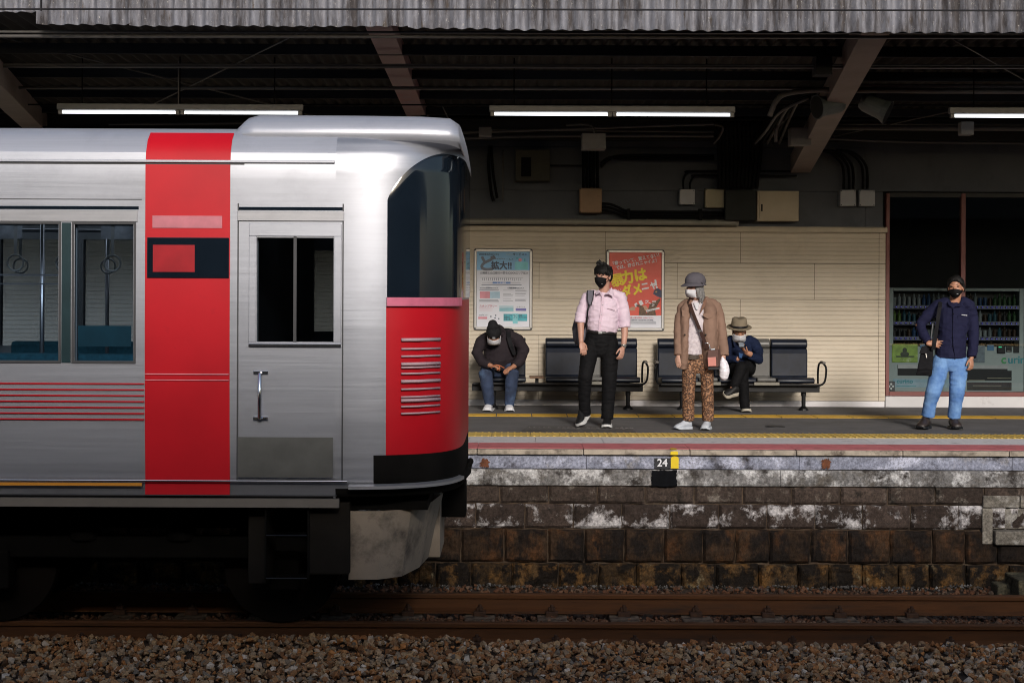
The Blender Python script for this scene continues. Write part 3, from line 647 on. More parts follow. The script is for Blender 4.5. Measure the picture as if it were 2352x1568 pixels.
# fluorescent lamps
m_tube = glow('lit_tube', (.93, .97, 1.0), 2.2); m_hs = M('lamp_housing', (.17, .17, .175), .5, var=.08); m_cap = M('tube_cap', (.2, .2, .2), .5)
LD = 15.0
def lamp(px, label):
    z_ = WZ(262, LD); x0 = WX(px, LD); L_ = 2.49; t = thing('fluorescent_lamp', label, 'lamp', (x0 + L_ / 2, LD, z_), 'twin tube lamps under the canopy')
    m = MB(); m.box(x0, x0 + L_, LD - .03, LD + .03, z_ + .022, z_ + .085); m.build('housing', m_hs, t, bevel=.008)
    m = MB()
    for q in (x0 + .012, x0 + L_ / 2 - .045, x0 + L_ / 2 + .005, x0 + L_ - .05): m.box(q, q + .04, LD - .022, LD + .022, z_ - .022, z_ + .021)
    m.build('tube_socket', m_cap, t, bevel=.004)
    for a in (x0 + .053, x0 + L_ / 2 + .046):
        m = MB(); m.cyl((a + 1.145 / 2, LD, z_), (1, 0, 0), .0155, 1.145, 14); m.build('tube', m_tube, t, smooth=True)
    m = MB()
    for q in (.25, 1.24, 2.2): m.cyl((x0 + q, LD, (z_ + .085 + zroof(LD) - .03) / 2), (0, 0, 1), .007, zroof(LD) - .03 - z_ - .085, 6)
    m.build('hanger', m_cab, t)
lamp(130, 'lit twin tube lamp above the train roof'); lamp(1122, 'lit twin tube lamp above the red poster, mid picture'); lamp(2178, 'lit twin tube lamp cut off by the right picture edge')

# boxes on the wall and under the roof
def wbox(name, label, cat, p0, p1, q0, q1, d, th, mat, bevel=.006, screws=True, group=None, door=False):
    x0, x1, z1, z0 = WX(p0, d), WX(p1, d), WZ(q0, d), WZ(q1, d); t = thing(name, label, cat, ((x0 + x1) / 2, d, z0), group)
    MB().box(x0, x1, d, d + th, z0, z1).build('cover' if not door else 'case', mat, t, bevel=bevel)
    if screws:
        m = MB(); [m.cyl((a, d - .001, b2), (0, 1, 0), .006, .006, 8) for a in (x0 + .015, x1 - .015) for b2 in (z0 + .015, z1 - .015)]; m.build('screw', m_cab, t)
    if door:
        MB().box(x0 + .03, x1 - .03, d - .012, d - .002, z0 + .03, z1 - .03).build('door', mat, t, bevel=.003)
        MB().box(x0 + .05, x0 + .068, d - .02, d - .011, (z0 + z1) / 2 - .07, (z0 + z1) / 2 + .02).build('handle', m_cab, t)
    return t
m_wb = M('white_box', (.33, .34, .37), .5, var=.06); m_cb = M('cream_box', (.30, .265, .18), .55, var=.08); m_bb = M('brown_box', (.27, .17, .10), .6, var=.15, dirt=(.14, .07, .03), dirt_at=.62, ds=6); m_db = M('dark_box', (.018, .02, .019), .7, spec=.2); m_gb = M('grey_box', (.17, .165, .165), .6)
WB = 'small white junction boxes on the upper wall'
wbox('junction_box', 'brown junction box on the grey upper wall at the left', 'junction box', 1330, 1382, 431, 488, 19.02, .2, m_bb, .02)
wbox('junction_box', 'white junction box right of the black conduit bundle, standing alone', 'junction box', 1560, 1595, 433, 468, 19.1, .13, m_wb, group=WB)
wbox('junction_box', 'left one of the two white junction boxes near the shop window', 'junction box', 1929, 1965, 433, 470, 19.1, .13, m_wb, group=WB)
wbox('junction_box', 'right one of the two white junction boxes near the shop window', 'junction box', 1973, 2009, 433, 470, 19.1, .13, m_wb, group=WB)
wbox('junction_box', 'cream junction box beside the tall dark box', 'junction box', 1619, 1667, 432, 475, 19.1, .13, m_cb)
wbox('switch_box', 'large dark box between the cream junction box and the cream cabinet', 'junction box', 1665.5, 1736, 434, 503, 18.95, .24, m_db, screws=False)
wbox('distribution_cabinet', 'wide cream cabinet with a small handle on the grey upper wall', 'cabinet', 1738, 1834, 436, 505, 19.02, .2, M('cabinet_cream', (.36, .30, .215), .5, var=.06), screws=False, door=True)
t = wbox('meter_box', 'large dark box with a black window high on the left wall', 'junction box', 1183, 1262, 343, 415, 19.0, .22, M('olive_box', (.045, .042, .03), .7), screws=False)
MB().box(WX(1196, 18.9), WX(1219, 18.9), 18.985, 18.999, WZ(404, 18.9), WZ(360, 18.9)).build('window', m_cab, t)
wbox('speaker_box', 'grey box hanging under the pipes above the brown box', 'speaker', 1335, 1390, 305, 341, 17.3, .25, m_gb, screws=False)
wbox('speaker_box', 'small grey box hanging just above the train nose', 'speaker', 1098, 1127, 292, 312, 17.6, .2, m_gb, screws=False)
wbox('sensor_box', 'small grey box hanging under the rightmost lamp', 'junction box', 2206, 2236, 275, 305, 15.6, .12, m_gb, screws=False)
wbox('roof_box', 'dark grey box up beside the right rafter', 'junction box', 1872, 1910, 124, 168, 14.2, .2, m_stl, screws=False)
wbox('floodlight', 'square grey floodlight left of the right rafter, below the spotlights', 'floodlight', 1815, 1862, 290, 330, 17.2, .2, m_gb, screws=False)
def spot(px, py, d, yaw, label):
    c = W(px, py, d); t = thing('spotlight', label, 'spotlight', tuple(c), 'barrel spotlights on the right rafter'); ax = Vector((math.cos(R(yaw)), -.35, math.sin(R(yaw)))).normalized()
    mm = M('spot_housing', (.10, .12, .13), .5, var=.1); m = MB()
    m.limb([c - ax * .14, c - ax * .09, c + ax * .1, c + ax * .17], [(.075, .075), (.095, .095), (.105, .105), (.13, .13)], 24, False); m.build('housing', mm, t, smooth=False)
    m = MB(); m.cyl(c + ax * .172, ax, .118, .006, 24); m.build('lens', m_blk, t)
    m = MB(); m.box(c.x - .02, c.x + .02, d - .02, d + .02, c.z + .07, WZ(200, d)); m.build('bracket', m_cab, t)
spot(1908, 242, 15.6, 190, 'barrel spotlight pointing left on the right rafter'); spot(2006, 244, 15.6, -28, 'barrel spotlight pointing right beside the right rafter')
MB().box(WX(1890, 15.6), WX(2030, 15.6), 15.58, 15.64, WZ(206, 15.6), WZ(199, 15.6)).build('spot_bar', m_cab, sv)
# black conduits on the grey wall
wc = thing('wall_conduits', 'black conduits clipped to the grey upper wall', 'conduits', (0, 19.1, 3.8))
for i, dx in enumerate((-16, -8, 0, 8, 16)): run([(1356 + dx, 335, 19.1), (1356 + dx, 432, 19.12)], .019, m_cab, par=wc)
for i in range(3): run([(1382, 468 + 8 * i, 19.08), (1400, 469 + 8 * i, 19.08), (1420, 476 + 8 * i, 19.1), (1440, 485 + 6 * i, 19.1), (1470, 486 + 6 * i, 19.1), (1666, 487 + 6 * i, 19.1)], .016, m_cab, sm=4, par=wc)
for i in range(3): run([(1380, 384 - 4 * i, 19.1), (1400, 366 - 2 * i, 19.1), (1440, 357 + 4 * i, 19.1), (1640, 358 + 4 * i, 19.1)], .017, m_cab, sm=4, par=wc)
for i in range(11): run([(1648 + 10 * i, 280, 18.6), (1652 + 9.5 * i, 350, 18.95), (1652 + 8.5 * i, 434, 19.0)], .025, m_cab, sm=4, par=wc)
for i, (a, b2) in enumerate(((1570, 1600), (1585, 1615))): run([(a, 434, 19.1), (a, 412 + i * 8, 19.1), (a + 8, 398 + i * 9, 19.1), (a + 26, 393 + i * 10, 19.1), (1830, 394 + i * 10, 19.1)], .013, m_cab, sm=4, par=wc)
for x_ in (1938, 1950, 1960, 1982, 1992): run([(x_ - 60, 345, 18.9), (x_ - 30, 352, 19.0), (x_ - 6, 375, 19.1), (x_, 400, 19.12), (x_, 434, 19.12)], .018, m_cab, sm=5, par=wc)
run([(1125, 335, 19.1), (1122, 380, 19.1), (1128, 440, 19.1), (1134, 462, 19.1)], .02, m_cab, sm=5, par=wc); run([(1128, 335, 19.1), (1133, 400, 19.1), (1142, 455, 19.1)], .018, m_cab, sm=5, par=wc); run([(1155, 345, 19.1), (1155, 462, 19.1)], .012, par=wc)
run([(900, 504, 19.15), (1340, 505, 19.15)], .006, m_cab, par=wc); run([(1262, 380, 19.1), (1340, 380, 19.1)], .008, m_cab, par=wc)
for x_ in (1440, 1605): MB().box(WX(x_, 19.05), WX(x_ + 7, 19.05), 19.05, 19.2, WZ(504, 19.05), WZ(478, 19.05)).build('clip', m_cab, wc)
m = MB(); m.tube([W(700, 508, 19.08), W(1170, 508.5, 19.08), W(1690, 512, 19.08)], .038, 14); m.cyl(W(1693, 512, 19.08), (1, 0, 0), .043, .03, 16)
for x_ in (1322, 1487, 1645): m.cyl(W(x_, 510, 19.08), (1, 0, 0), .041, .02, 16)
tag(m.build('wall_pipe', M('grey_pipe', (.20, .19, .165), .5, var=.12, vs=4), smooth=False), 'thick grey pipe running along the top of the cream siding', 'pipe')

# ================================================================ posters
m_alu = M('alu_frame', (.42, .41, .40), .35, .5, var=.05); m_alud = M('frame_edge', (.03, .03, .032), .5)
def poster(p0, p1, q0, q1, label, key):
    d = DW - .03; x0, x1, z1, z0 = WX(p0, d), WX(p1, d), WZ(q0, d), WZ(q1, d); t = thing('poster', label, 'poster', ((x0 + x1) / 2, d, z0))
    fw = .036; m = MB()
    m.box(x0 + .02, x1 - .02, d - .012, d + .01, z1 - fw, z1); m.box(x0 + .02, x1 - .02, d - .012, d + .01, z0, z0 + fw); m.box(x0, x0 + fw - .004, d - .0125, d + .01, z0 + .02, z1 - .02); m.box(x1 - fw + .004, x1, d - .0125, d + .01, z0 + .02, z1 - .02)
    m.build('frame', m_alu, t, bevel=.006)
    m = MB()
    pts = []
    for cx, cz, a0 in ((x1 - .02, z1 - .02, 0), (x0 + .02, z1 - .02, 90), (x0 + .02, z0 + .02, 180), (x1 - .02, z0 + .02, 270)):
        for q in range(0, 91, 30): pts.append((cx + .026 * math.cos(R(a0 + q)), cz + .026 * math.sin(R(a0 + q))))
    m.rings([[(a, d + .008, b2) for a, b2 in pts], [(a, d - .004, b2) for a, b2 in pts]]); m.build('frame_back', m_alud, t)
    return t, x0 + fw - .002, x1 - fw + .002, z0 + fw - .002, z1 - fw + .002, d - .006
def rect(t, name, mat, x0, x1, z0, z1, y): 
    m = MB(); m.box(x0, x1, y, y + .0012, z0, z1); return m.build(name, mat, t)
m_paper = M('poster_paper', (.62, .63, .70), .55, var=.04, vs=3); m_sky = M('print_blue', (.20, .42, .66), .5, var=.08, vs=5); m_nv = M('print_navy', (.04, .06, .10), .5); m_gr = M('print_grey', (.12, .14, .18), .5, var=.1); m_tl = M('print_teal', (.05, .35, .42), .5); m_pk = M('print_pink', (.55, .22, .27), .5); m_lb = M('print_light_blue', (.33, .47, .58), .5); m_cy = M('print_aqua', (.18, .50, .56), .5); m_bl = M('print_blue_strong', (.10, .2, .45), .5); m_pr = M('print_violet', (.14, .13, .38), .5)
t, x0, x1, z0, z1, y = poster(1089, 1222, 572, 757, 'blue and white notice poster in a metal frame above the bowed man', 1)
w_, h_ = x1 - x0, z1 - z0; X = lambda u: x0 + w_ * u; Z = lambda v: z1 - h_ * v
rect(t, 'sheet', m_paper, x0, x1, z0, z1, y); y -= .002
rect(t, 'heading_panel', m_sky, x0, x1, Z(.245), z1, y); rect(t, 'picture', m_cy, X(.72), X(.97), Z(.24), Z(.135), y - .002)
def tx(s, sz, mat, u, v, bold=.02, tilt=0, xs=1, nm='lettering', dy=.0045): return text(s, sz * h_, mat, t, (X(u), y - dy, Z(v)), nm, bold, tilt, xs=xs)
tx('2023年4月1日(土)', .033, m_nv, .04, .048, xs=1.05); tx('サービス', .04, m_nv, .68, .05, .03, xs=.95); tx('ICOCA', .036, m_lb, .55, .048, xs=.8); tx('JR', .03, m_bl, .91, .046, .03)
tx('ど', .215, m_gr, .02, .235, .045, xs=1.1); tx('〰〰', .05, m_gr, .28, .115, .03, xs=1.8); tx('ーんと', .035, m_nv, .55, .115); tx('拡大!!', .115, m_nv, .27, .225, .04, xs=.95)
m = MB(); m.ball((X(.82), y - .003, Z(.11)), (.022, .003, .022)); m.build('picture_spot', m_pk, t); m = MB(); m.box(X(.74), X(.78), y - .004, y - .002, Z(.095), Z(.08)); m.box(X(.9), X(.92), y - .004, y - .002, Z(.13), Z(.09)); m.build('picture_mark', m_tl, t)
tx('山陽線と山口線の一部もICOCAエリア拡大', .036, m_gr, .06, .295, .012, xs=.93)
m = MB(); m.box(X(.06), X(.88), y - .001, y, Z(.345), Z(.341))
for i in range(20): u = .1 + i * .0385; m.box(X(u), X(u + .009), y - .001, y, Z(.35 + .038 * random.uniform(.6, 1)), Z(.35))
m.box(X(.1), X(.83), y - .001, y, Z(.413), Z(.410)); m.box(X(.09), X(.85), y - .0012, y, Z(.445), Z(.437)); m.build('route_diagram', m_gr, t)
m = MB(); m.box(X(.3), X(.64), y - .0035, y - .001, Z(.425), Z(.401)); m.build('route_bar', m_bl, t, bevel=.002); tx('サービス区間', .02, m_paper, .38, .419)
tx('ICOCA定期券もICOCA', .024, m_gr, .06, .49, xs=.98); tx('山陽新幹線もICOCA', .024, m_gr, .58, .49)
rect(t, 'panel', m_pk, X(.06), X(.25), Z(.62), Z(.53), y); rect(t, 'panel', m_lb, X(.25), X(.44), Z(.62), Z(.53), y)
m = MB()
for u0, u1, vs_ in ((.05, .44, (.505, .512, .64, .65, .66)), (.5, .7, (.51, .56, .575, .59, .62, .65)), (.73, .96, (.51, .52, .55, .56, .58, .63, .64, .65))):
    for v in vs_: m.box(X(u0), X(u1 - U(0, .05)), y - .001, y, Z(v + .004), Z(v))
m.build('small_print', m_gr, t)
tx('スタンプラリー', .036, m_pk, .05, .735, .02, xs=.95); 
m = MB()
for v in (.75, .765, .78): m.box(X(.05), X(.3), y - .001, y, Z(v + .003), Z(v))
m.build('small_print', m_pk, t)
m = MB()
for v in (.722, .738, .754, .77, .785): m.box(X(.43), X(.7), y - .001, y, Z(v + .008), Z(v))
m.build('table_rows', m_tl, t); rect(t, 'panel', m_pr, X(.74), X(.94), Z(.785), Z(.75), y); tx('O ポイント', .022, m_gr, .76, .74)
rect(t, 'panel', m_pk, X(.03), X(.2), Z(.895), Z(.865), y); tx('O ポイント', .022, m_nv, .05, .85); rect(t, 'panel', m_tl, X(.51), X(.96), Z(.92), Z(.825), y); rect(t, 'panel', m_cy, X(.685), X(.78), Z(.955), Z(.82), y - .0015)
for i, s_ in enumerate(('チャージも', '定期券も', 'お買い物も')): tx(s_, .021, m_nv, .52, .85 + i * .028, .02)
tx('モバ\nイコ', .03, m_nv, .69, .855, .03, dy=.0045); 
for i, s_ in enumerate(('全部', 'モバイルで。')): tx(s_, .021, m_nv, .80, .85 + i * .028, .02)
m = MB()
for a, b2 in ((.27, .86), (.36, .845), (.35, .88), (.42, .89)): m.ball((X(a), y - .001, Z(b2)), (.010, .002, .010))
m.build('bubbles', m_gr, t)

t, x0, x1, z0, z1, y = poster(1393, 1525, 573, 757.5, 'red poster with yellow and white Japanese lettering behind the man in pink', 2)
w_, h_ = x1 - x0, z1 - z0
m_pred = M('print_red', (.58, .055, .03), .35, var=.08, vs=4, bump=.25, bs=5, bd=.02); m_pw = M('print_white', (.62, .62, .64), .5, var=.02); m_py = M('print_yellow', (.72, .56, .01), .5, var=.03)
rect(t, 'sheet', m_paper, x0, x1, z0, z1, y); y -= .002; rect(t, 'red_field', m_pred, x0, x1, Z(.835), z1, y)
tl = 11
tx('「酔っていて、覚えてない！」', .058, m_pw, .03, .175, .022, tl, .92); tx('では、許されニャイよ！', .058, m_pw, .13, .225, .022, tl, .92)
tx('暴', .185, m_py, .045, .45, .022, tl); tx('力は', .185, m_py, .24, .41, .045, tl, .95); tx('ダメ', .165, m_py, .25, .585, .045, tl, .86); tx('ニャ', .125, m_pw, .62, .50, .04, tl, .88); tx('！', .145, m_pw, .87, .475, .045, tl, .8)
tx('いい', .05, m_pw, .1, .535, .01, 12); tx('ヴーッ', .06, m_pw, .67, .665, .02, -22, .8); tx('oo', .05, m_pw, .82, .66, .01)
m_hat = M('print_dark_cap', (.04, .045, .09), .6); m_fur = M('print_fur', (.12, .075, .05), .7, var=.5, vs=50, stretch=(1, 1, 1)); m_skin2 = M('print_skin', (.42, .24, .16), .6)
def blob(pts, name, mat, dy): m = MB(); m.quadface([(X(a), y - dy, Z(b2)) for a, b2 in pts]); m.build(name, mat, t)
blob([(.86, .50), (.93, .47), (1, .50), (1, .6), (.93, .585), (.84, .55)], 'printed_cap', m_hat, .003)
m = MB(); m.ball((X(.9), y - .004, Z(.52)), (.012, .002, .012)); m.build('cap_badge', M('print_gold', (.4, .28, .1), .5), t)
blob([(.56, .645), (.62, .63), (.66, .68), (.60, .71)], 'printed_tag', m_pw, .003); blob([(.48, .685), (.52, .665), (.56, .70), (.51, .73)], 'printed_tag', m_pw, .003)
blob([(.57, .835), (.58, .73), (.5, .70), (.56, .69), (.65, .71), (.7, .76), (.72, .835)], 'printed_fur_shape', m_fur, .003); blob([(.7, .835), (.74, .76), (.78, .68), (.9, .64), (.97, .6), (.98, .63), (.93, .69), (.88, .76), (.9, .835)], 'printed_fur_shape', m_fur, .0035); blob([(.65, .71), (.7, .70), (.76, .76), (.75, .79), (.68, .76)], 'printed_hand', m_skin2, .004); blob([(.36, .75), (.44, .72), (.5, .72), (.5, .77), (.4, .77)], 'printed_hand', m_skin2, .004)
blob([(.28, .56), (.34, .54), (.36, .62), (.3, .62)], 'printed_face', m_skin2, .003)
blob([(.7, .765), (.96, .725), (.97, .745), (.72, .79)], 'caption_strip', m_pw, .0045); tx('おやめください', .02, m_nv, .73, .782, .02, 9, .85, dy=.0065)
tx('駅係員への暴力行為は、おやめください。', .026, m_pk, .36, .875, .02, xs=.72); tx('暴力は犯罪です / ASSAULTING IS A CRIME.', .024, m_nv, .36, .905, .01, xs=.75)
m = MB()
for v in (.92, .93, .942): m.box(X(.4), X(.9), y - .001, y, Z(v + .004), Z(v))
m.build('small_print', m_gr, t)

# ================================================================ benches
m_seat = M('black_vinyl', (.006, .009, .018), .42, var=.35, vs=9, spec=.32, bump=.08, bs=200); m_gseat = M('grey_vinyl', (.085, .083, .08), .4, var=.12, vs=7); m_bf = M('black_metal', (.006, .006, .007), .4, .1, spec=.3); m_br = M('brown_wood', (.14, .07, .035), .5)
BD = 18.62
def zb_(q, d): return WZ(q, d)
def bench(label, p_left, p_right, seats, feet, arms, tab=None):
    t = thing('waiting_bench', label, 'bench', (WX((p_left + p_right) / 2, BD), BD, ZP), 'black padded waiting benches against the cream wall'); f = lambda p: WX(p, BD)
    zs = ZP + .38
    for p0, p1, kind in seats:
        mt = m_seat if kind == 'b' else m_gseat; x0, x1 = f(p0), f(p1); g_ = .004
        m = MB()
        n = 10; rows = []
        for i in range(n + 1):            # padded back: lower cushion, groove, head roll
            v = i / n
        pro = [(.0, .04), (.015, .02), (.08, .0), (.36, -.012), (.415, .015), (.425, .04), (.435, .015), (.45, -.006), (.475, -.014), (.50, -.008), (.52, .006), (.535, .025), (.545, .055)]
        zt_ = WZ(776, 18.85) - .545; back = 18.98
        for (h, dd) in pro:
            y_ = back - .08 + dd - .02 + h * .045
            ins = .006 if h in (.0, .545) else (.002 if dd == .04 else 0)
            rows.append([(x0 + g_ + ins, y_ + .012, zt_ + h), (x0 + g_ + .012 + ins, y_, zt_ + h), ((x0 + x1) / 2, y_ - .004, zt_ + h), (x1 - g_ - .012 - ins, y_, zt_ + h), (x1 - g_ - ins, y_ + .012, zt_ + h), (x1 - g_ - ins, back + h * .045, zt_ + h), (x0 + g_ + ins, back + h * .045, zt_ + h)])
        m.rings([r_[::-1] for r_ in rows]); o = m.build('backrest', mt, t, bevel=.004, smooth=False)
        m = MB(); prs = [(.0, .03), (.01, .005), (.045, .0), (.07, .02)]
        y0, y1 = 18.42, 18.93
        if kind == 'b':
            sp = [(y0 + .03, zs - .035), (y0, zs - .015), (y0 + .01, zs + .02), (y0 + .05, zs + .035), (y0 + .25, zs + .025), (y1, zs + .01), (y1, zs - .04)]
            m.rings([[(x, a, b2) for a, b2 in sp] for x in (x0 + g_, x1 - g_)]); m.build('seat', mt, t, bevel=.01, smooth=True)
        else:
            m.box(x0 + .004, x1 - .004, y0 + .02, y1, zs - .015, zs + .03); m.build('seat', mt, t, bevel=.015); m = MB(); m.box(x0 - .04, x1 + .03, y0 - .012, y0 + .015, zs - .06, zs - .02); m.build('side_panel', M('beige_panel', (.15, .14, .115), .5), t, bevel=.004)
    m = MB(); m.box(f(p_left), f(p_right), y0 + .1, y0 + .19, zs - .15, zs - .06); m.box(f(p_left) + .02, f(p_right) - .02, y0 + .015, y0 + .045, zs - .065, zs - .041); m.build('beam', m_bf, t, bevel=.004)
    for q in seats:
        if q[2] == 'b':
            for e in (.25, .75):
                x = f(q[0] + (q[1] - q[0]) * e); m = MB(); m.tube([(x, 18.55, zs - .06), (x, 18.9, zs - .07), (x, 18.99, zs - .02), (x, 19.04, zs + .35)], .014, 8, smooth=4); m.build('strut', m_bf, t, smooth=True)
    for q in feet:
        x = f(q); m = MB(); m.limb([(x, 18.6, ZP + .03), (x, 18.6, zs - .15)], [(.026, .026)] * 2, 14, False); m.limb([(x, 18.6, ZP + .18), (x, 18.6, zs - .15)], [(.033, .033)] * 2, 14, False); m.limb([(x, 18.6, ZP), (x, 18.6, ZP + .02), (x, 18.6, ZP + .05)], [(.065, .065), (.06, .06), (.03, .03)], 20, False); m.build('leg', m_bf, t, smooth=False)
    for q, sd_ in arms:
        x = f(q); m = MB()
        m.tube([(x - sd_ * .10, y0 + .1, zs - .06), (x - sd_ * .03, y0 + .07, zs - .055), (x + sd_ * .015, y0 + .06, zs - .01), (x + sd_ * .03, y0 + .05, zs + .10), (x + sd_ * .025, y0 + .05, zs + .17), (x, y0 + .12, zs + .215), (x - sd_ * .015, y0 + .25, zs + .2), (x - sd_ * .02, y0 + .30, zs + .1), (x - sd_ * .02, y0 + .30, zs - .05)], .013, 10, smooth=6); m.build('armrest', m_bf, t, smooth=True)
        m = MB(); m.obox((x + sd_ * .006, y0 + .14, zs + .222), (0, .09, .003), (.02, 0, 0), (0, 0, .014)); m.build('arm_pad', M('pad_grey', (.10, .09, .08), .5), t, bevel=.008)
    if tab:
        m = MB(); m.box(f(tab[0]), f(tab[1]), y0 + .02, y0 + .34, zs + .012, zs + .035); m.build('side_table', m_br, t, bevel=.006); m = MB(); m.box(f((tab[0] + tab[1]) / 2) - .02, f((tab[0] + tab[1]) / 2) + .02, y0 + .1, y0 + .16, zs - .06, zs + .012); m.build('table_post', m_bf, t)
    return t
bench('long black bench from the bowed man to behind the man in pink', 1085, 1476, [(1123, 1209, 'b'), (1254, 1340, 'b'), (1341, 1384, 'g'), (1385, 1469, 'b')], [1135, 1443], [(1481, 1)], (1217, 1250))
bench('black bench behind the woman, with grey spacers and the man in a hat', 1512, 1880, [(1516, 1601, 'b'), (1602, 1646, 'g'), (1647, 1733, 'b'), (1734, 1779, 'g'), (1780, 1866, 'b')], [1567, 1846], [(1509, -1), (1887, 1)])
# ================================================================ train
TD = 10.10; TC = 11.573; f = lambda p: WX(p, TD); zt = lambda p: WZ(p, TD)
def steel(name, col, rough, metal=.75, var=.06):
    m, nt, b = _mat(name); co = _coord(nt, (.15, 1, 14)); 
    c = _ramp(nt, _noise(nt, co, 6, 6), [(.3, tuple(k * (1 - var) for k in col)), (.7, tuple(k * (1 + var) for k in col))]); 
    co2 = _coord(nt, (1, 1, 1.4)); c = _mix(nt, _ramp(nt, _noise(nt, co2, 2.2, 8, .7), [(.5, 0), (.85, .55)]), c, tuple(k * .62 for k in col))
    nt.links.new(c, b.inputs['Base Color']); b.inputs['Metallic'].default_value = metal
    nt.links.new(_ramp(nt, _noise(nt, co, 10, 5), [(.3, rough * .85), (.7, rough * 1.15)]), b.inputs['Roughness']); _bump(nt, b, _noise(nt, co, 30, 3), .03, .002); return m
m_ss = steel('brushed_steel', (.35, .36, .40), .40, .7, .04); m_roofp = steel('roof_silver', (.42, .43, .48), .38, .5); m_nose = steel('nose_silver', (.36, .36, .38), .36, .6, .04)
m_tred = M('train_red', (.40, .003, .010), .45, var=.10, vs=2, spec=.25, dirt=(.25, .004, .01), dirt_at=.68, ds=2); m_tblk = M('train_black_glass', (.006, .010, .016), .08, var=.1, spec=.6); m_und = M('underframe_dark', (.005, .0045, .004), .85, var=.4, vs=5, spec=.08); m_sk = M('dusty_skirt', (.27, .22, .17), .7, var=.15, vs=3, dirt=(.07, .055, .045), dirt_at=.58, ds=2.5); m_org = M('orange_line', (.50, .20, .015), .5, var=.05); m_chr = M('chrome', (.75, .76, .8), .15, 1, var=.03); m_dkl = M('dark_seam', (.03, .03, .033), .6); m_wgl = M('train_window', (.05, .06, .075), .07, .35, var=.2, vs=2, spec=.8)
def weld(o):
    bm = bmesh.new(); bm.from_mesh(o.data); bmesh.ops.remove_doubles(bm, verts=bm.verts, dist=1e-5); bm.to_mesh(o.data); bm.free(); return o
tr = thing('commuter_train', 'silver and red commuter train passing on the near track', 'train', (-3.5, TC, 0))
half = [(0.075, 1.03), (0.035, 1.16), (.012, 1.6), (0, 2.2), (0, 3.30), (.015, 3.40), (.06, 3.485), (.14, 3.545), (.26, 3.585), (.5, 3.615), (.95, 3.64), (1.473, 3.65)]
def section(x, ins=0, dz=0, half=half):
    w_ = TC - TD
    L_ = [(x, TD + a + ins * (1 - a / w_), z + dz) for a, z in half]; Rr = [(x, 2 * TC - y, z) for _, y, z in L_[:-1]][::-1]
    return L_ + Rr
XE = f(880)
xs = [-22, -10, -5, -2.5, f(770)]; secs = [section(x) for x in xs]
m = MB()
side = [h for h in half if h[1] <= 3.41]; roofh = [h for h in half if h[1] >= 3.395]
secS = lambda x, ins: [(x, TD + a + ins, z) for a, z in side]
def corner(x):  # how far the side has curved in towards the nose
    t_ = max(0, (x - f(770)) / (WX(1062, 10.4) - f(770))); return .55 * (1 - math.sqrt(max(0, 1 - min(t_, .995) ** 2.6)))
def shell(half_, x_list, y_off=0):
    rows = []
    for x in x_list: rows.append([(x, TD + a + y_off, z) for a, z in half_])
    return rows
HOLES = [(f(a + 6), f(b_ - 6), zt(833), zt(519)) for a, b_ in ((-340, -120), (-95, 140), (165, 312))] + [(f(590), f(766), zt(787), zt(548))]
def side_y(z):
    for (a0, z0), (a1, z1) in zip(half, half[1:]):
        if z0 <= z <= z1 + 1e-9: return a0 + (a1 - a0) * (z - z0) / (z1 - z0)
    return 0
zc = sorted(set([z for _, z in side] + [h[2] for h in HOLES] + [h[3] for h in HOLES] + [1.10, 1.3, 2.9, 3.2])); xc = sorted(set([-22, -12, -8, f(770)] + [h[0] for h in HOLES] + [h[1] for h in HOLES] + [f(400), f(500)]))
for mir in (0, 1):
    m = MB()
    for x0, x1 in zip(xc, xc[1:]):
        for z0, z1 in zip(zc, zc[1:]):
            cx, cz = (x0 + x1) / 2, (z0 + z1) / 2
            if any(h[0] < cx < h[1] and h[2] < cz < h[3] for h in HOLES): continue
            q = [(x0, TD + side_y(z0), z0), (x1, TD + side_y(z0), z0), (x1, TD + side_y(z1), z1), (x0, TD + side_y(z1), z1)]
            if mir: q = [(x, 2 * TC - y, z) for x, y, z in q[::-1]]
            m.quadface(q)
    weld(m.build('body_side', m_ss, tr, smooth=True))
m_int = M('interior_panel', (.33, .34, .34), .6, var=.05); m_lin = M('interior_floor', (.06, .06, .065), .7); m_moq = M('seat_moquette', (.03, .13, .17), .9, var=.25, vs=30); m_pole = M('pole_steel', (.5, .5, .52), .3, .9)
m = MB()
for yy, s_ in ((TD + .06, 1), (2 * TC - TD - .06, -1)):
    for x0, x1 in zip(xc, xc[1:]):
        for z0, z1 in ((1.15, zt(833)), (zt(833), zt(519)), (zt(519), 3.2)):
            cx, cz = (x0 + x1) / 2, (z0 + z1) / 2
            if any(h[0] < cx < h[1] and h[2] - .05 < cz < h[3] + .05 for h in HOLES): continue
            if x0 >= f(545): continue
            m.box(x0, x1, yy, yy + s_ * .02, z0, z1)
m.build('interior_wall', m_int, tr)
MB().box(-21.9, f(780), TD + .08, 2 * TC - TD - .08, 3.2, 3.24).build('interior_ceiling', m_int, tr); MB().box(-21.9, f(780), TD + .08, 2 * TC - TD - .08, 1.10, 1.15).build('interior_floor', m_lin, tr); MB().box(f(540), f(550), TD + .09, 2 * TC - TD - .09, 1.16, 3.19).build('cab_bulkhead', m_lin, tr)
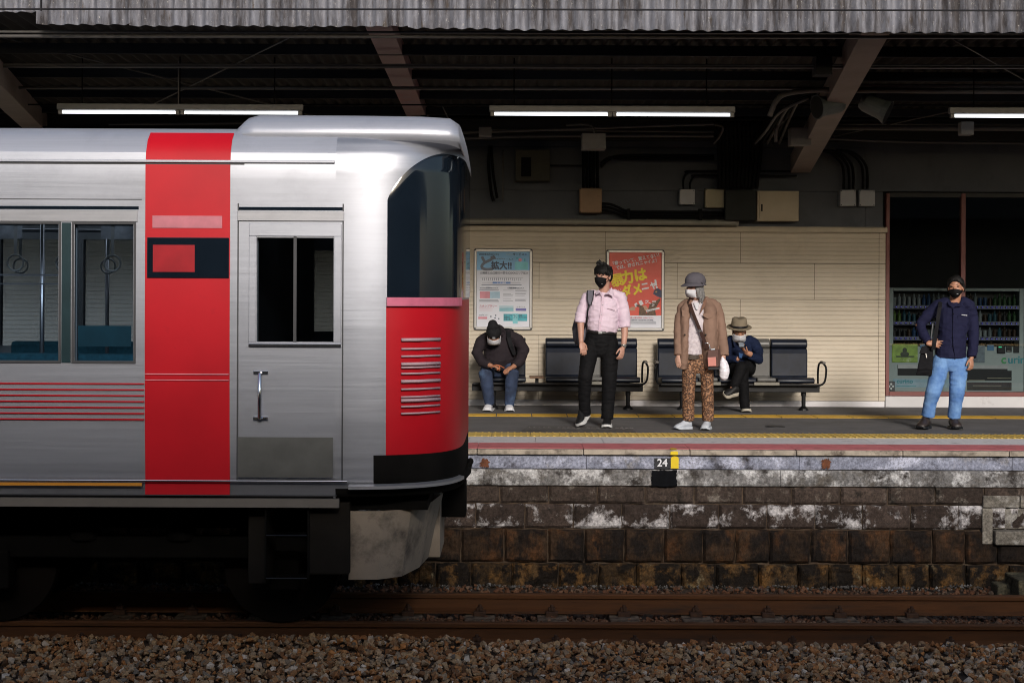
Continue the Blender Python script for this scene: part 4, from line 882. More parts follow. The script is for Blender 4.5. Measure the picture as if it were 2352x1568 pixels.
for x0 in (-7.4, -4.35):
    for yy, s_ in ((TC - 1.36, 1), (TC + 1.36, -1)):
        m = MB(); m.box(x0, x0 + 1.9, yy, yy + s_ * .46, 1.50, 1.60); m.box(x0, x0 + 1.9, yy, yy + s_ * .10, 1.6, 2.02); m.build('bench_seat', m_moq, tr, bevel=.03)
        m = MB(); [m.tube([(x0 + e, yy + s_ * .5, 1.15), (x0 + e, yy + s_ * .5, 3.2)], .017, 10) for e in (-.05,)]; m.build('grab_pole', m_pole, tr, smooth=True); m = MB(); m.tube([(x0 + .95, yy + s_ * .5, 1.15), (x0 + .95, yy + s_ * .5, 3.2)], .017, 10); m.build('grab_pole', m_pole, tr, smooth=True)
for yy in (TC - .6, TC + .6):
    m = MB(); m.tube([(-20, yy, 2.95), (f(530), yy, 2.95)], .014, 8); m.build('hand_rail', m_pole, tr, smooth=True)
    for i in range(12):
        x = f(300) - .36 * i; m = MB(); m.box(x - .012, x + .012, yy - .003, yy + .003, 2.72, 2.95); m.tube([(x + .06 * math.cos(R(a)), yy, 2.66 + .06 * math.sin(R(a))) for a in range(0, 361, 30)], .008, 6); m.build('hanging_strap', M('strap_white', (.5, .5, .48), .5), tr)
for i in range(5):
    x = f(290) - 1.1 * i; MB().box(x - .5, x, TC - .3, TC - .298, 2.85, 3.18).build('hanging_poster', M('hanging_paper', (.45, .47, .5), .6, var=.5, vs=8), tr)
m_tl2 = glow('interior_fill', (.95, .97, 1.0), 2.0)  # glowing strips and cab panel added to lighten the dark train windows
for yy in (TC - .75, TC + .75): MB().box(-20, f(530), yy - .05, yy + .05, 3.165, 3.198).build('ceiling_fill', m_tl2, tr)
MB().box(f(600), f(700), TC - .1, TC + .1, 3.17, 3.198).build('cab_fill', glow('cab_fill_glow', (.9, .95, 1.0), .8), tr)
TG = glass('train_glass', (.42, .50, .60)); TG2 = glass('train_glass_dark', (.30, .34, .38))
for k, h in enumerate(HOLES):
    for yy in (TD + .012, 2 * TC - TD - .012): MB().quadface([(h[0], yy, h[2]), (h[1], yy, h[2]), (h[1], yy, h[3]), (h[0], yy, h[3])]).build('window_pane', TG if k < 3 else TG2, tr)
m = MB(); xl = [-22, -8, -4, -2, f(770)]
m.rings([section(x)[len(side) - 1:-(len(side) - 1)] for x in xl][::-1], cap=False, closed=False); m.build('roof', m_roofp, tr, smooth=True)
MB().box(-21.9, f(765), TD + .05, 2 * TC - TD - .05, .98, 1.05).build('floor', m_und, tr)
# nose: a curved surface split by zones into silver, black glass, red and dark valance
XN = WX(1062, 10.45) 
def nose_pt(u, z):
    """u 0..1 from the near side round the nose to the far side"""
    a = math.pi * u; top = 0
    hz = min(1, max(0, (z - 3.28) / .37)); w_ = (TC - TD) * (1 - .0 * hz)
    cx, sy = math.sin(a), math.cos(a); e1, e2 = .80, .38
    x0 = f(770); x = x0 + (XN - x0 - .0 * max(0, z - 2.6)) * abs(cx) ** e1
    y = TC - w_ * (abs(sy) ** e2) * (1 if sy > 0 else -1)
    return x, y
def sect_in(z):   # roof shoulder inset for a height
    for (a0, z0), (a1, z1) in zip(half, half[1:]):
        if z0 <= z <= z1: return a0 + (a1 - a0) * (z - z0) / (z1 - z0)
    return half[-1][0]
NU, zs_ = 96, list(np.linspace(.99, 3.38, 84)) + [3.40, 3.42, 3.44, 3.46, 3.485, 3.51, 3.53, 3.545, 3.56, 3.575, 3.585, 3.60, 3.612, 3.622, 3.632, 3.64, 3.645, 3.65]
grid = []
for z in zs_:
    ins = sect_in(z); k_ = 1 - ins / 1.473; ins = ins if z > 3.3 else 0
    row = []
    for i in range(NU + 1):
        # denser sampling near the corner
        u = i / NU; x, y = nose_pt(u, z); x = f(770) + (x - f(770)) * (1 - .55 * (ins / 1.473) ** 1.3) ; y = TC + (y - TC) * k_
        row.append((x, y, z))
    grid.append(row)
zones = {k: MB() for k in ('silver', 'glass', 'red', 'val', 'pink')}
def proj(p): return 1176 + p[0] / p[1] * FPX, 679 - (p[2] - CAMZ) / p[1] * FPX
def zone(c):
    x, y, z = c; y = min(y, 2 * TC - y); ps = 1176 + x / y * FPX     # side view measure, mirrored for the far half
    xx = x - f(770); Lx = (x - f(890)) 
    if z > 2.41: return 'silver'
    if z > 1.345: return 'red' if x > f(884) else 'silver'
    if z > 1.10: return 'silver' if x < f(860) else 'val'
    return 'val'
for j in range(len(zs_) - 1):
    for i in range(NU):
        q = [grid[j][i], grid[j][i + 1], grid[j + 1][i + 1], grid[j + 1][i]]; c = [sum(p[k] for p in q) / 4 for k in range(3)]
        zones[zone(c)].quadface(q)
for k, nm, mt in (('silver', 'cab_shell', m_ss), ('glass', 'windscreen', m_tblk), ('red', 'red_front_panel', m_tred), ('val', 'front_valance', m_und)):
    if zones[k].v: weld(zones[k].build(nm, mt, tr, smooth=True))
def arc_x(z):   # where the black glass begins on the side of the nose at height z
    a0, a1 = f(888), XN - .05
    if z < 3.08: return a0
    t_ = (z - 3.08) / .36; return a0 + (a1 - a0) * (1 - (1 - min(1, t_)) ** .55) ** 1.25
g_rows = []
for z in list(np.linspace(2.415, 3.05, 12)) + list(np.linspace(3.07, 3.425, 30)):
    ins = sect_in(z) if z > 3.3 else 0; k_ = 1 - ins / 1.473; lo, hi = 0.0, .5
    def npt(u): x, y = nose_pt(u, z); return f(770) + (x - f(770)) * (1 - .55 * (ins / 1.473) ** 1.3), TC + (y - TC) * k_
    for _ in range(30):
        mid = (lo + hi) / 2
        if npt(mid)[0] < arc_x(z): lo = mid
        else: hi = mid
    u0 = lo; row = []
    for i in range(61):
        u = u0 + (1 - 2 * u0) * i / 60; x, y = npt(u); nx, ny = x - (f(770)), (y - TC) * .8; L_ = math.hypot(nx, ny); e = .007 if 0 < i < 60 else .001; row.append((x + nx / L_ * e, y + ny / L_ * e, z))
    g_rows.append(row)
mm_ = MB(); mm_.rings(g_rows, cap=False, closed=False); mm_.build('windscreen', m_tblk, tr, smooth=True)
# raised fairing over the cab roof
fh = [(.10, 3.50), (.13, 3.60), (.20, 3.655), (.34, 3.695), (.7, 3.72), (1.473, 3.73)]
m = MB(); rows = []
for x, kk in ((f(500), 0), (f(522), .55), (f(550), .92), (f(575), 1), (f(800), 1), (f(960), .98), (WX(1030, 10.3), .93), (WX(1052, 10.4), .75), (WX(1060, 10.5), .3)):
    b0 = {a: z for a, z in fh}; L_ = [(x, TD + a + (1 - kk) * .12, 3.47 + (z - 3.47) * kk + (0 if kk > .5 else -.02)) for a, z in fh]; rows.append(L_ + [(x, 2 * TC - y, z) for _, y, z in L_[:-1]][::-1])
m.rings(rows[::-1], cap=True, closed=True); m.build('roof_fairing', m_roofp, tr, smooth=True)
# mouldings, gutter and seams along the side
def bar(name, q0, q1, p0, p1, mat, out=.006, thick=.01, bev=0): return MB().box(f(p0), f(p1), TD - out, TD - out + thick, zt(q1), zt(q0)).build(name, mat, tr, bevel=bev)
bar('gutter', 371, 377, -4500, 768, m_roofp, .016, .02, .004); bar('gutter_seam', 378.5, 381, -4500, 560, m_dkl, .002); bar('seam', 461, 463, -4500, 325, m_dkl, .002); bar('door_track', 478, 485, -4500, 318, m_tblk, .004); bar('window_header', 487, 513, -4500, 316, m_nose, .008, .012, .002)  # the thin strip under the gutter is a dark seam line
bar('sill_moulding', 1105, 1109, -4500, 800, m_chr, .010, .014, .003); bar('orange_line', 1112, 1119, -4500, 328, m_org, .004); bar('skirt_seam', 1139, 1141, -4500, 775, m_dkl, .002)
m = MB(); m.box(f(-4500), f(780), TD + .01, TD + .05, zt(1168), zt(1148)); m.build('side_skirt', M('grey_skirt', (.12, .105, .09), .7, var=.1), tr)
for i in range(7): bar('red_stripe', 883.5 + 13.6 * i, 886.5 + 13.6 * i, -4500, 332, m_tred, .003)
# red band round the front door area
m = MB(); band = [h for h in half if 1.05 < h[1] < 3.56]
rows = [[(x, TD + a - .0035, z + (.0025 if z > 3.35 else 0)) for a, z in ([(0.03, 1.06)] + band)] for x in (f(333), f(528))]
m.rings(rows[::-1], cap=False, closed=False); m.build('red_band', m_tred, tr, smooth=True)
bar('band_seam', 861, 863, 335, 526, m_pk, .0065, .006); bar('band_seam', 875, 876.5, 335, 526, m_pk, .0065, .006)
bar('number_plate', 499, 527, 350, 510, M('pale_pink_plate', (.40, .12, .15), .5), .009, .008); bar('display_frame', 549, 642, 338, 526, m_tblk, .012, .012, .004); bar('display_panel', 566, 628, 352, 448, M('display_red', (.28, .008, .014), .3), .016, .006)
m_wbar = M('window_bar_grey', (.12, .12, .13), .6)
# passenger windows at the left and the cab door with its window
for a, b2 in ((-340, -120), (-95, 140), (165, 312)):
    for q0, q1, p0, p1 in ((514, 519, a, b2), (833, 838, a, b2), (519, 833, a, a + 5), (519, 833, b2 - 5, b2)): bar('window_frame', q0, q1, p0, p1, m_dkl, .006, .03)
bar('window_post', 516, 836, 142, 163, M('teal_dark', (.012, .03, .035), .3), .008)
bar('window_rail', 634, 638, -90, 136, m_wbar, -.03, .012); bar('window_rail', 655, 658, -90, 136, m_wbar, -.03, .012); bar('teal_notice', 752, 800, 178, 300, M('teal_seat', (.02, .10, .12), .5), -.016, .003)
bar('door_edge', 470, 1104, 545, 548, m_dkl, .003); bar('door_edge', 470, 1104, 786, 789, m_dkl, .003); bar('door_header', 478, 485, 548, 786, m_tblk, .005); bar('door_rain_strip', 487, 510, 545, 790, m_nose, .014, .016, .003); [bar('window_frame', q0, q1, p0, p1, m_ss, .012, .03, .003) for q0, q1, p0, p1 in ((516, 545, 572, 784), (788, 797, 572, 784), (545, 788, 572, 589), (545, 788, 767, 784))]
bar('window_post', 546, 788, 674, 681, m_dkl, .004, .02); bar('window_sill', 791, 798, 572, 784, m_chr, .02, .02, .002); bar('lower_panel', 1006, 1098, 548, 766, M('dark_grey_panel', (.085, .085, .08), .55, .4), .002, .01)  # lower panel is a plain darker grey
m = MB(); x = f(600); m.tube([(x, TD, zt(858)), (x, TD - .05, zt(860)), (x, TD - .05, zt(962)), (x, TD, zt(964))], .012, 10); m.build('grab_handle', m_chr, tr, smooth=True); [MB().box(x - .05, x + .05, TD - .012, TD, zt(q + 4), zt(q - 4)).build('handle_bracket', m_chr, tr, bevel=.003) for q in (857, 962)]
m = MB(); m.box(f(812), f(842), TD - .004, TD + .1, zt(690), zt(640)) 
# ribbed anti fall fins on the corner of the nose
m = MB(); m2 = MB(); m_fin = M('pale_rib', (.42, .28, .31), .6, var=.08)
def on_nose(px, z, out=0):
    best = min(range(0, NU // 2), key=lambda i: abs(proj((*nose_pt(i / NU, z), z))[0] - px)); x, y = nose_pt(best / NU, z); x2, y2 = nose_pt((best + 1) / NU, z); nr = Vector((-(y2 - y), (x2 - x), 0)); nr = Vector((y2 - y, -(x2 - x), 0)).normalized(); return Vector((x, y, z)) + nr * out, nr
for i, q in enumerate((782, 803, 820, 838, 846, 860, 878, 896, 914, 922, 936, 952)):
    p0, n0 = on_nose(918, zt(q), .012); p1, n1 = on_nose(1006, zt(q), .012); pm, _ = on_nose(960, zt(q), .016); m.tube([p0, pm, p1], .007 if i % 3 else .012, 6)
m.build('hood_ribs', m_fin, tr, smooth=True)
m = MB(); ring_ = []
for px in range(884, 1060, 8): p, n0 = on_nose(px, zt(692), .006); q, _ = on_nose(px, zt(692), .03); ring_.append([(p.x, p.y, zt(704)), (q.x, q.y, zt(704)), (q.x, q.y, zt(684)), (p.x, p.y, zt(684))])
m.rings(ring_[::-1]); m.build('windscreen_ledge', M('pink_ledge', (.50, .12, .19), .35), tr)
m = MB(); ring_ = []
for px in range(800, 1062, 8): p, n0 = on_nose(px, 1.12, -.02); q, _ = on_nose(px, 1.12, .035); ring_.append([(p.x, p.y, zt(1126)), (q.x, q.y, zt(1124)), (q.x, q.y, zt(1117)), (p.x, p.y, zt(1114))])
m.rings(ring_[::-1]); m.build('bumper_lip', m_nose, tr, smooth=False)
for q in (2.75,):
    for e in (.40, .46): pass
m = MB(); m.tube([(XN - .02, TC - .9, 1.1), (XN + .02, TC - .35, 1.1), (XN + .02, TC + .35, 1.1)], .03, 8); m.box(XN - .45, XN + .0, TC - .14, TC + .14, .72, .98); m.build('coupler', m_und, tr, bevel=.01)
# front skirt / snowplough and steps
m = MB(); rows = []
for u, w_ in ((0, 1.28), (.4, 1.27), (.7, 1.15), (.9, .8), (1, .3)):
    x = f(795) + (WX(1010, 10.6) - f(795)) * u; rows.append([(x, TC - w_, .93), (x - .10 * u, TC - w_ + .02, .45), (x - .10 * u, TC - w_ + .05, .45), (x, TC - w_ + .03, .93)])
m.rings(rows[::-1]); m.rings([[(a, 2 * TC - b2, c_) for a, b2, c_ in r_] for r_ in rows]); m.box(WX(1010, 10.6) - .13, WX(1010, 10.6) - .02, TC - .35, TC + .35, .45, .93); m.build('snowplough', m_sk, tr, bevel=.006)
MB().box(f(800), WX(985, 10.4), TC - 1.2, TC + 1.2, .93, .99).build('plough_mount', m_und, tr)
m = MB(); xx0, xx1 = f(610), f(705)
for q in (1233, 1332): MB().box(xx0, xx1, TD + .06, TD + .2, zt(q + 2.5), zt(q)).build('step_tread', m_chr, tr)
m = MB()
for x in (xx0 - .012, xx1): m.box(x, x + .012, TD + .07, TD + .1, zt(1338), 1.05)
m.build('step_bracket', m_und, tr)
m_dd = M('dusty_dark', (.014, .012, .010), .85, spec=.1); MB().box(f(705), f(800), TD + .13, TD + .6, .5, 1.0).build('step_box', m_dd, tr, bevel=.01); MB().box(f(560), f(604), TD + .2, TD + .6, .42, 1.0).build('step_box', m_dd, tr, bevel=.01)
# bogie and equipment boxes
for bx in (f(250), f(250) - 13.8):
    for sx in (-1.05, 1.05):
        for rd in (11.04, 12.107):
            w_ = MB(); c = (bx + sx, rd + (.0 if rd < TC else 0), .43); w_.cyl(c, (0, 1, 0), .43, .11, 40); w_.cyl((c[0], rd - (.07 if rd < TC else -.07), .43), (0, 1, 0), .14, .08, 20); w_.build('wheel', M('wheel_steel', (.008, .006, .005), .85, spec=.08), tr, bevel=.01)
        MB().cyl((bx + sx, TC, .43), (0, 1, 0), .07, 1.2, 14).build('axle', m_und, tr)
    for yy in (10.78, 12.36):
        w_ = MB(); w_.box(bx - 1.35, bx + 1.35, yy - .05, yy + .05, .52, .68)
        for sx in (-1.05, 1.05): w_.box(bx + sx - .17, bx + sx + .17, yy - .09, yy + .07, .30, .58)
        for sx in (-.35, .35): w_.cyl((bx + sx, yy, .8), (0, 0, 1), .11, .3, 16)
        w_.build('bogie_frame', m_und, tr, bevel=.015)
m = MB()
for a, b2, z0 in ((-4.9, -5.9, .5), (-6.1, -7.9, .42), (-8.1, -9.4, .5), (-9.6, -11, .45), (-11.2, -13.3, .42)): m.box(a, b2, TD + .15, TC - .2, z0, .99)
m.build('equipment_box', m_und, tr, bevel=.015)
MB().box(-22, f(560), TD + .9, TC + .6, .7, .99).build('centre_sill', m_und, tr)
# ================================================================ people
m_skin = M('skin', (.40, .22, .165), .5, var=.10, vs=14, spec=.4); m_skinT = M('skin_tanned', (.36, .175, .11), .5, var=.12, vs=14); m_skinO = M('skin_pale', (.50, .30, .23), .55, var=.1, vs=14)
m_hair = M('black_hair', (.005, .0045, .0045), .6, var=.4, vs=60, spec=.2, bump=.6, bs=150, bd=.006); m_hairg = M('grey_hair', (.14, .135, .135), .6, var=.45, vs=50, bump=.6, bs=140, bd=.006)
m_eye = M('eye_dark', (.01, .008, .008), .2); m_mblk = M('black_mask', (.005, .005, .006), .8, spec=.15, var=.2, vs=20); m_mwht = M('white_mask', (.50, .50, .54), .7, var=.05, vs=12)
def cloth(name, col, var=.14, vs=6, rough=.85, bump=.25, bs=260, **k): return M(name, col, rough, var=var, vs=vs, bump=bump, bs=bs, spec=.15, **k)

class Fig:
    """a person standing at depth d; points are given as (px, py, dz) where dz moves away from the camera"""
    def __init__(s, label, px, py, d, group=None):
        s.d = d; o = W(px, py, d); s.root = None; s.o = Vector((o.x, d, o.z)); s.label = label
    def P(s, px, py, dy=0.0): return W(px, py, s.d + dy)
    def L(s, pts, rad, mb, n=14, r=True): mb.limb([s.P(*p) for p in pts], [(q if isinstance(q, tuple) else (q, q)) for q in rad], n, r)
def frame(yaw, pitch, roll=0):
    # head axes: X = its left-right, Y = forward (nose), Z = up. yaw 0 faces the camera, positive turns to the left of the picture
    return Matrix.Rotation(R(180 - yaw), 3, 'Z') @ Matrix.Rotation(R(pitch), 3, 'X') @ Matrix.Rotation(R(roll), 3, 'Y')
def head(mb, c, F, s=1.0):
    q = lambda x, y, z: c + F @ Vector((x * s, y * s, z * s)); sv_ = lambda *a: tuple(k * s for k in a)
    mb.ball(q(0, -.012, .03), sv_(.076, .094, .088), 20, 14, F); mb.ball(q(0, .022, -.03), sv_(.062, .070, .082), 18, 12, F)
    mb.ball(q(0, .040, -.085), sv_(.036, .034, .026), 14, 9, F); mb.ball(q(0, .094, -.012), sv_(.011, .013, .022), 10, 8, F); mb.ball(q(0, .104, -.026), sv_(.015, .014, .011), 10, 8, F)
    for k in (-1, 1):
        mb.ball(q(.078 * k, -.005, -.01), sv_(.011, .02, .032), 10, 8, F); mb.ball(q(.034 * k, .066, .026), sv_(.024, .014, .009), 10, 8, F); mb.ball(q(.04 * k, .058, -.025), sv_(.022, .02, .02), 10, 8, F)
    mb.ball(q(0, .087, -.055), sv_(.022, .010, .006), 10, 7, F); mb.ball(q(0, .085, -.064), sv_(.020, .010, .006), 10, 7, F)
def eyes(root, c, F, s=1.0, mat=None):
    for k in (-1, 1):
        m = MB(); m.ball(c + F @ Vector((.031 * k * s, .078 * s, .008 * s)), (.015 * s, .008 * s, .0055 * s), 12, 8, F); m.build('eye', mat or m_eye, root, smooth=True)
        m = MB(); p = [c + F @ Vector((a * k * s, b_ * s, z_ * s)) for a, b_, z_ in ((.014, .085, .031), (.032, .081, .034), (.05, .066, .030))]; m.tube(p, [.002, .0028, .0015], 6, smooth=3); m.build('eyebrow', m_hair, root, smooth=True)
def mask(root, c, F, s, mat, ztop=-.004, zbot=-.118, w_=.066, puff=.0, logo=None, loops=True, square=False):
    m = MB(); rows = []; n = 20
    for j in range(11):
        v = j / 10; r_ = []
        wv = w_ * (1 if square else (1 - .28 * v ** 2)); 
        for i in range(n + 1):
            u = -1 + 2 * i / n; a = u * 1.22
            cut = 0 if square else -.022 * abs(u) ** 1.5 * (1 - v) + .05 * abs(u) ** 2 * v
            z_ = ztop + (zbot - ztop) * v + cut
            ry = .098 + .016 * math.exp(-(u / .28) ** 2) * math.exp(-((v - .18) / .32) ** 2) + puff * (1 - u * u) * math.sin(math.pi * min(1, v + .1)) - .052 * max(0, v - .55) ** 1.2 * 2
            x_ = math.sin(a) / math.sin(1.22) * wv * 1.10; y_ = .0 + ry * math.cos(a) ** .62 + .004
            if square: y_ += .002 * math.sin(v * 18)
            r_.append(c + F @ Vector((x_ * s, y_ * s, z_ * s)))
        rows.append(r_)
    m.rings(rows, cap=False, closed=False); m.rings([[p - (F @ Vector((0, .003, 0))) for p in r_] for r_ in rows[::-1]], cap=False, closed=False)
    m.build('face_mask', mat, root, smooth=True)
    if loops:
        m = MB()
        for k, row in ((0, 1), (0, 7), (n, 1), (n, 7)):
            sg = -1 if k == 0 else 1; m.tube([rows[row][k], c + F @ Vector((sg * .086 * s, -.008 * s, (.012 if row == 1 else -.03) * s))], .0022 * s, 5)
        m.build('mask_loop', mat, root)
    if logo:
        p = c + F @ Vector((logo[0] * s, (.098) * s * math.cos(logo[0] / .075) ** .62 + .012, -.075 * s)); m = MB(); m.obox(p, F @ Vector((.012, -.008, 0)), F @ Vector((0, .0015, 0)), F @ Vector((0, 0, .0035))); m.build('mask_logo', m_mwht, root)
def hand(mb, wr, dirv, palm, s=1.0, curl=25, thumb=1, spread=1.0, curls=None):
    """wr wrist, dirv towards the fingers, palm = direction the palm faces, thumb = +1/-1 side"""
    d = Vector(dirv).normalized(); p = Vector(palm); p = (p - d * p.dot(d)).normalized(); sd_ = d.cross(p) * thumb
    mb.limb([wr - d * .02, wr + d * .012, wr + d * .05 * s, wr + d * .085 * s], [(.022 * s, .018 * s), (.025 * s, .017 * s), (.038 * s, .016 * s), (.036 * s, .013 * s)], 12, True, up=p)
    for i, (off, L_, r_) in enumerate(((.030, .068, .0088), (.0105, .077, .009), (-.0095, .072, .0086), (-.029, .056, .0078))):
        a = R((curls[i] if curls else curl) + i * 3); q = wr + d * .082 * s + sd_ * off * s * spread; pts = [q]; dd = d + sd_ * off * 2.2 * spread; dd.normalize(); ang = a * .5
        for seg in (.45, .31, .24):
            v = dd * math.cos(ang) + p * math.sin(ang); q = q + v * L_ * seg * s; pts.append(q); ang += a
        mb.limb(pts, [(r_ * s, r_ * s)] * 2 + [(r_ * .92 * s,) * 2, (r_ * .8 * s,) * 2], 8, True, up=p)
    q = wr + d * .02 * s + sd_ * .028 * s; t1 = (d * .72 + sd_ * .62 + p * .3).normalized(); t2 = (d * .95 + sd_ * .15 + p * .35).normalized()
    mb.limb([q, q + t1 * .036 * s, q + t1 * .036 * s + t2 * .03 * s, q + t1 * .036 * s + t2 * .052 * s], [(.013 * s,) * 2, (.0108 * s,) * 2, (.0098 * s,) * 2, (.008 * s,) * 2], 8, True, up=p)
def finish(fig, mb, skin, cat='person', group=None):
    o = fuse(mb, 'person', skin, None, .0052, 2); o.data.transform(Matrix.Translation(-fig.o)); o.location = fig.o; o['_o'] = tuple(fig.o); o['label'] = fig.label; o['category'] = 'person'
    if group: o['group'] = group
    fig.root = o; return o
def shoe(root, heel, toe, w_=.045, h=.085, mat=None, sole=None, name='shoe', up=None, sole_h=.022, lace=None):
    heel, toe = Vector(heel), Vector(toe); t_ = (toe - heel); L_ = t_.length; t_.normalize(); u = Vector(up) if up else Vector((0, 0, 1)); u = (u - t_ * u.dot(t_)).normalized(); sd_ = t_.cross(u)
    m = MB(); ring_ = []
    for v, ww, hh in ((0, .55, .75), (.03, .78, .95), (.15, .88, 1.15), (.32, .84, 1.12), (.45, .86, .92), (.6, .98, .70), (.78, 1.0, .55), (.92, .8, .42), (.985, .45, .30)):
        c = heel + t_ * L_ * v; r_ = []
        for k in range(14):
            a = 2 * math.pi * k / 14; x = math.cos(a) * w_ * ww; z = math.sin(a); z = sole_h * .6 + (h * hh) * (.5 + .5 * z) if z > -2 else 0; tp = 1 - .32 * max(0, math.sin(a)) ** 2 * (1 if v < .5 else .5); r_.append(c + sd_ * x * tp + u * z)
        ring_.append(r_)
    m.rings(ring_); o = m.build(name, mat, root, smooth=True)
    m = MB(); prof = []
    for v, ww in ((-.02, .45), (.0, .75), (.08, .95), (.25, .95), (.45, .88), (.65, 1.06), (.8, 1.06), (.93, .86), (1.0, .5), (1.015, .15)): prof.append((v, ww))
    ring2 = []
    for hh in (0, sole_h * .5, sole_h, sole_h + .006):
        k_ = 1.14 if hh < sole_h else 1.04; toe_up = lambda v: .018 * max(0, (v - .75) / .25) ** 2 if hh < sole_h * .3 else .006 * max(0, (v - .75) / .25) ** 2
        ring2.append([heel + t_ * L_ * v - sd_ * w_ * ww * k_ + u * (hh + toe_up(v)) for v, ww in prof] + [heel + t_ * L_ * v + sd_ * w_ * ww * k_ + u * (hh + toe_up(v)) for v, ww in prof[::-1]])
    m.rings(ring2); m.build('shoe_sole', sole or mat, o, smooth=False)
    if lace:
        m = MB()
        for v in (.42, .49, .56): c = heel + t_ * L_ * v + u * (h * (1.16 - .62 * (v - .32) / .3 * .8)); m.tube([c - sd_ * w_ * .45 - u * .008, c + u * .003, c + sd_ * w_ * .45 - u * .008], .0035, 5)
        m.build('laces', lace, o)
    return o
def tufts(mb, c, F, s, specs, r=.012):
    for (p0, p1, p2, rr) in specs:
        mb.limb([c + F @ (Vector(p) * s) for p in (p0, p1, p2)], [(rr * s, rr * s * .7), (rr * .85 * s, rr * .6 * s), (rr * .35 * s, rr * .3 * s)], 8, True)
def hair(root, c, F, s, mat, mb_extra, voxel=.0055, fold=.0025):
    o = fuse(mb_extra, 'hair', mat, root, voxel, 1, fold=fold, fs=60, fstretch=(1.4, 1.4, .6), fac=.5); return o
def drape(root, fig, pts, rad, name, mat, folds=.006, voxel=.007, extra=None, rnd=False, fs=11, fstretch=(1, 1, 2.4), it=3):
    m = MB()
    for p, r_ in zip(pts, rad): fig.L(p, r_, m, 20, rnd or 'start')
    if extra: extra(m)
    return fuse(m, name, mat, root, voxel, it, fold=folds, fs=fs, fstretch=fstretch)
def lin(*a): return a

# ---------------- man in the pink shirt
Z2 = lambda x, y, dy=0: (1251.3 + x * .2759, 564.5 + y * .2759, dy)
f1 = Fig('man in a pink shirt and black trousers, stepping forward before the red poster', 1383, 980, 16.04); P = lambda *a: f1.P(*Z2(*a))
m = MB(); hc = P(488, 255, .0); F = frame(38, -4); head(m, hc, F, 1.0)
m.limb([P(498, 300, .02), P(495, 360, .03), P(485, 420, .05)], [(.056, .06), (.056, .058), (.075, .065)], 16)
m.limb([P(480, 430, .06), P(482, 560, .05), P(478, 700, .04), P(465, 800, .04)], [(.12, .07), (.13, .09), (.12, .09), (.13, .09)], 20)
for pts, rd in (([(362, 425, .04), (315, 520, .02), (297, 612, -.03), (300, 700, -.06), (302, 795, -.10)], (.05, .046, .042, .036, .026)), ([(632, 425, .05), (655, 530, .05), (664, 650, .03), (665, 740, 0), (655, 840, -.05)], (.05, .046, .042, .036, .027))): m.limb([P(*p) for p in pts], [(r_, r_) for r_ in rd], 14)
hand(m, P(302, 800, -.10), P(325, 890, -.13) - P(302, 800, -.10), (-.35, .9, -.1), 1.0, 22, 1); hand(m, P(652, 845, -.05), P(632, 945, -.10) - P(652, 845, -.05), (-.7, .7, 0), 1.0, 26, -1)
for pts in ([(395, 820, .04), (330, 1100, -.08), (325, 1400, .05)], [(540, 820, .04), (532, 1110, .0), (520, 1440, .0)]): m.limb([P(*p) for p in pts], [(.06, .06), (.042, .042), (.034, .036)], 14)
r1 = finish(f1, m, m_skin)
eyes(r1, hc, F); mask(r1, hc, F, 1.0, m_mblk, .004, -.122, .069, .006, logo=(-.045, 0))
h = MB(); h.ball(hc + F @ Vector((0, -.022, .048)), (.088, .104, .084), 20, 14, F); h.ball(hc + F @ Vector((0, .024, .074)), (.082, .062, .046), 16, 10, F); h.ball(hc + F @ Vector((0, -.065, -.0)), (.074, .05, .075), 16, 10, F)
sp = []
for i in range(17):
    a = -.078 + .156 * i / 16; zz = .022 + .012 * random.random(); yy = .094 * math.cos(a * 12) ** .7 if abs(a) < .12 else .05; yy = max(.035, .1 * (1 - (a / .095) ** 2) ** .5); sp.append(((a * .8, yy * .5, .108), (a * .98, yy * .86, .078), (a + random.uniform(-.006, .006), yy * .90, zz + random.uniform(-.008, .014)), .0125))
for k in (-1, 1): sp += [((.07 * k, .02, .07), (.087 * k, .012, .03), (.083 * k, .01, -.005), .016), ((.07 * k, -.02, .06), (.088 * k, -.03, .02), (.08 * k, -.04, -.03), .018)]
sp += [((.02, -.01, .11), (.03, .01, .155), (.052, .03, .165), .022), ((.0, 0, .11), (.02, .01, .15), (.035, .015, .185), .016), ((-.02, -.02, .115), (-.02, -.01, .14), (0, 0, .158), .018), ((.05, 0, .1), (.062, .01, .14), (.07, .01, .158), .014), ((.04, .02, .11), (.055, .03, .14), (.05, .05, .16), .012)]
for i in range(26):
    a = random.uniform(0, 6.28); b2 = random.uniform(.3, 1.1); v = Vector((math.cos(a) * math.sin(b2) * .088, math.sin(a) * math.sin(b2) * .1 - .02, .048 + math.cos(b2) * .084)); sp.append((v * .9, v, v + Vector((random.uniform(-.02, .02), random.uniform(-.02, .02), .006)), .009))
tufts(h, hc, F, 1, sp); hair(r1, hc, F, 1, m_hair, h)
m_shirt = cloth('pink_shirt', (.58, .47, .56), .05, 4, .8)
def ex(m):
    m.limb([P(470, 372, .075), P(500, 382, .06), P(483, 398, .045)], [(.05, .02)] * 3, 10)
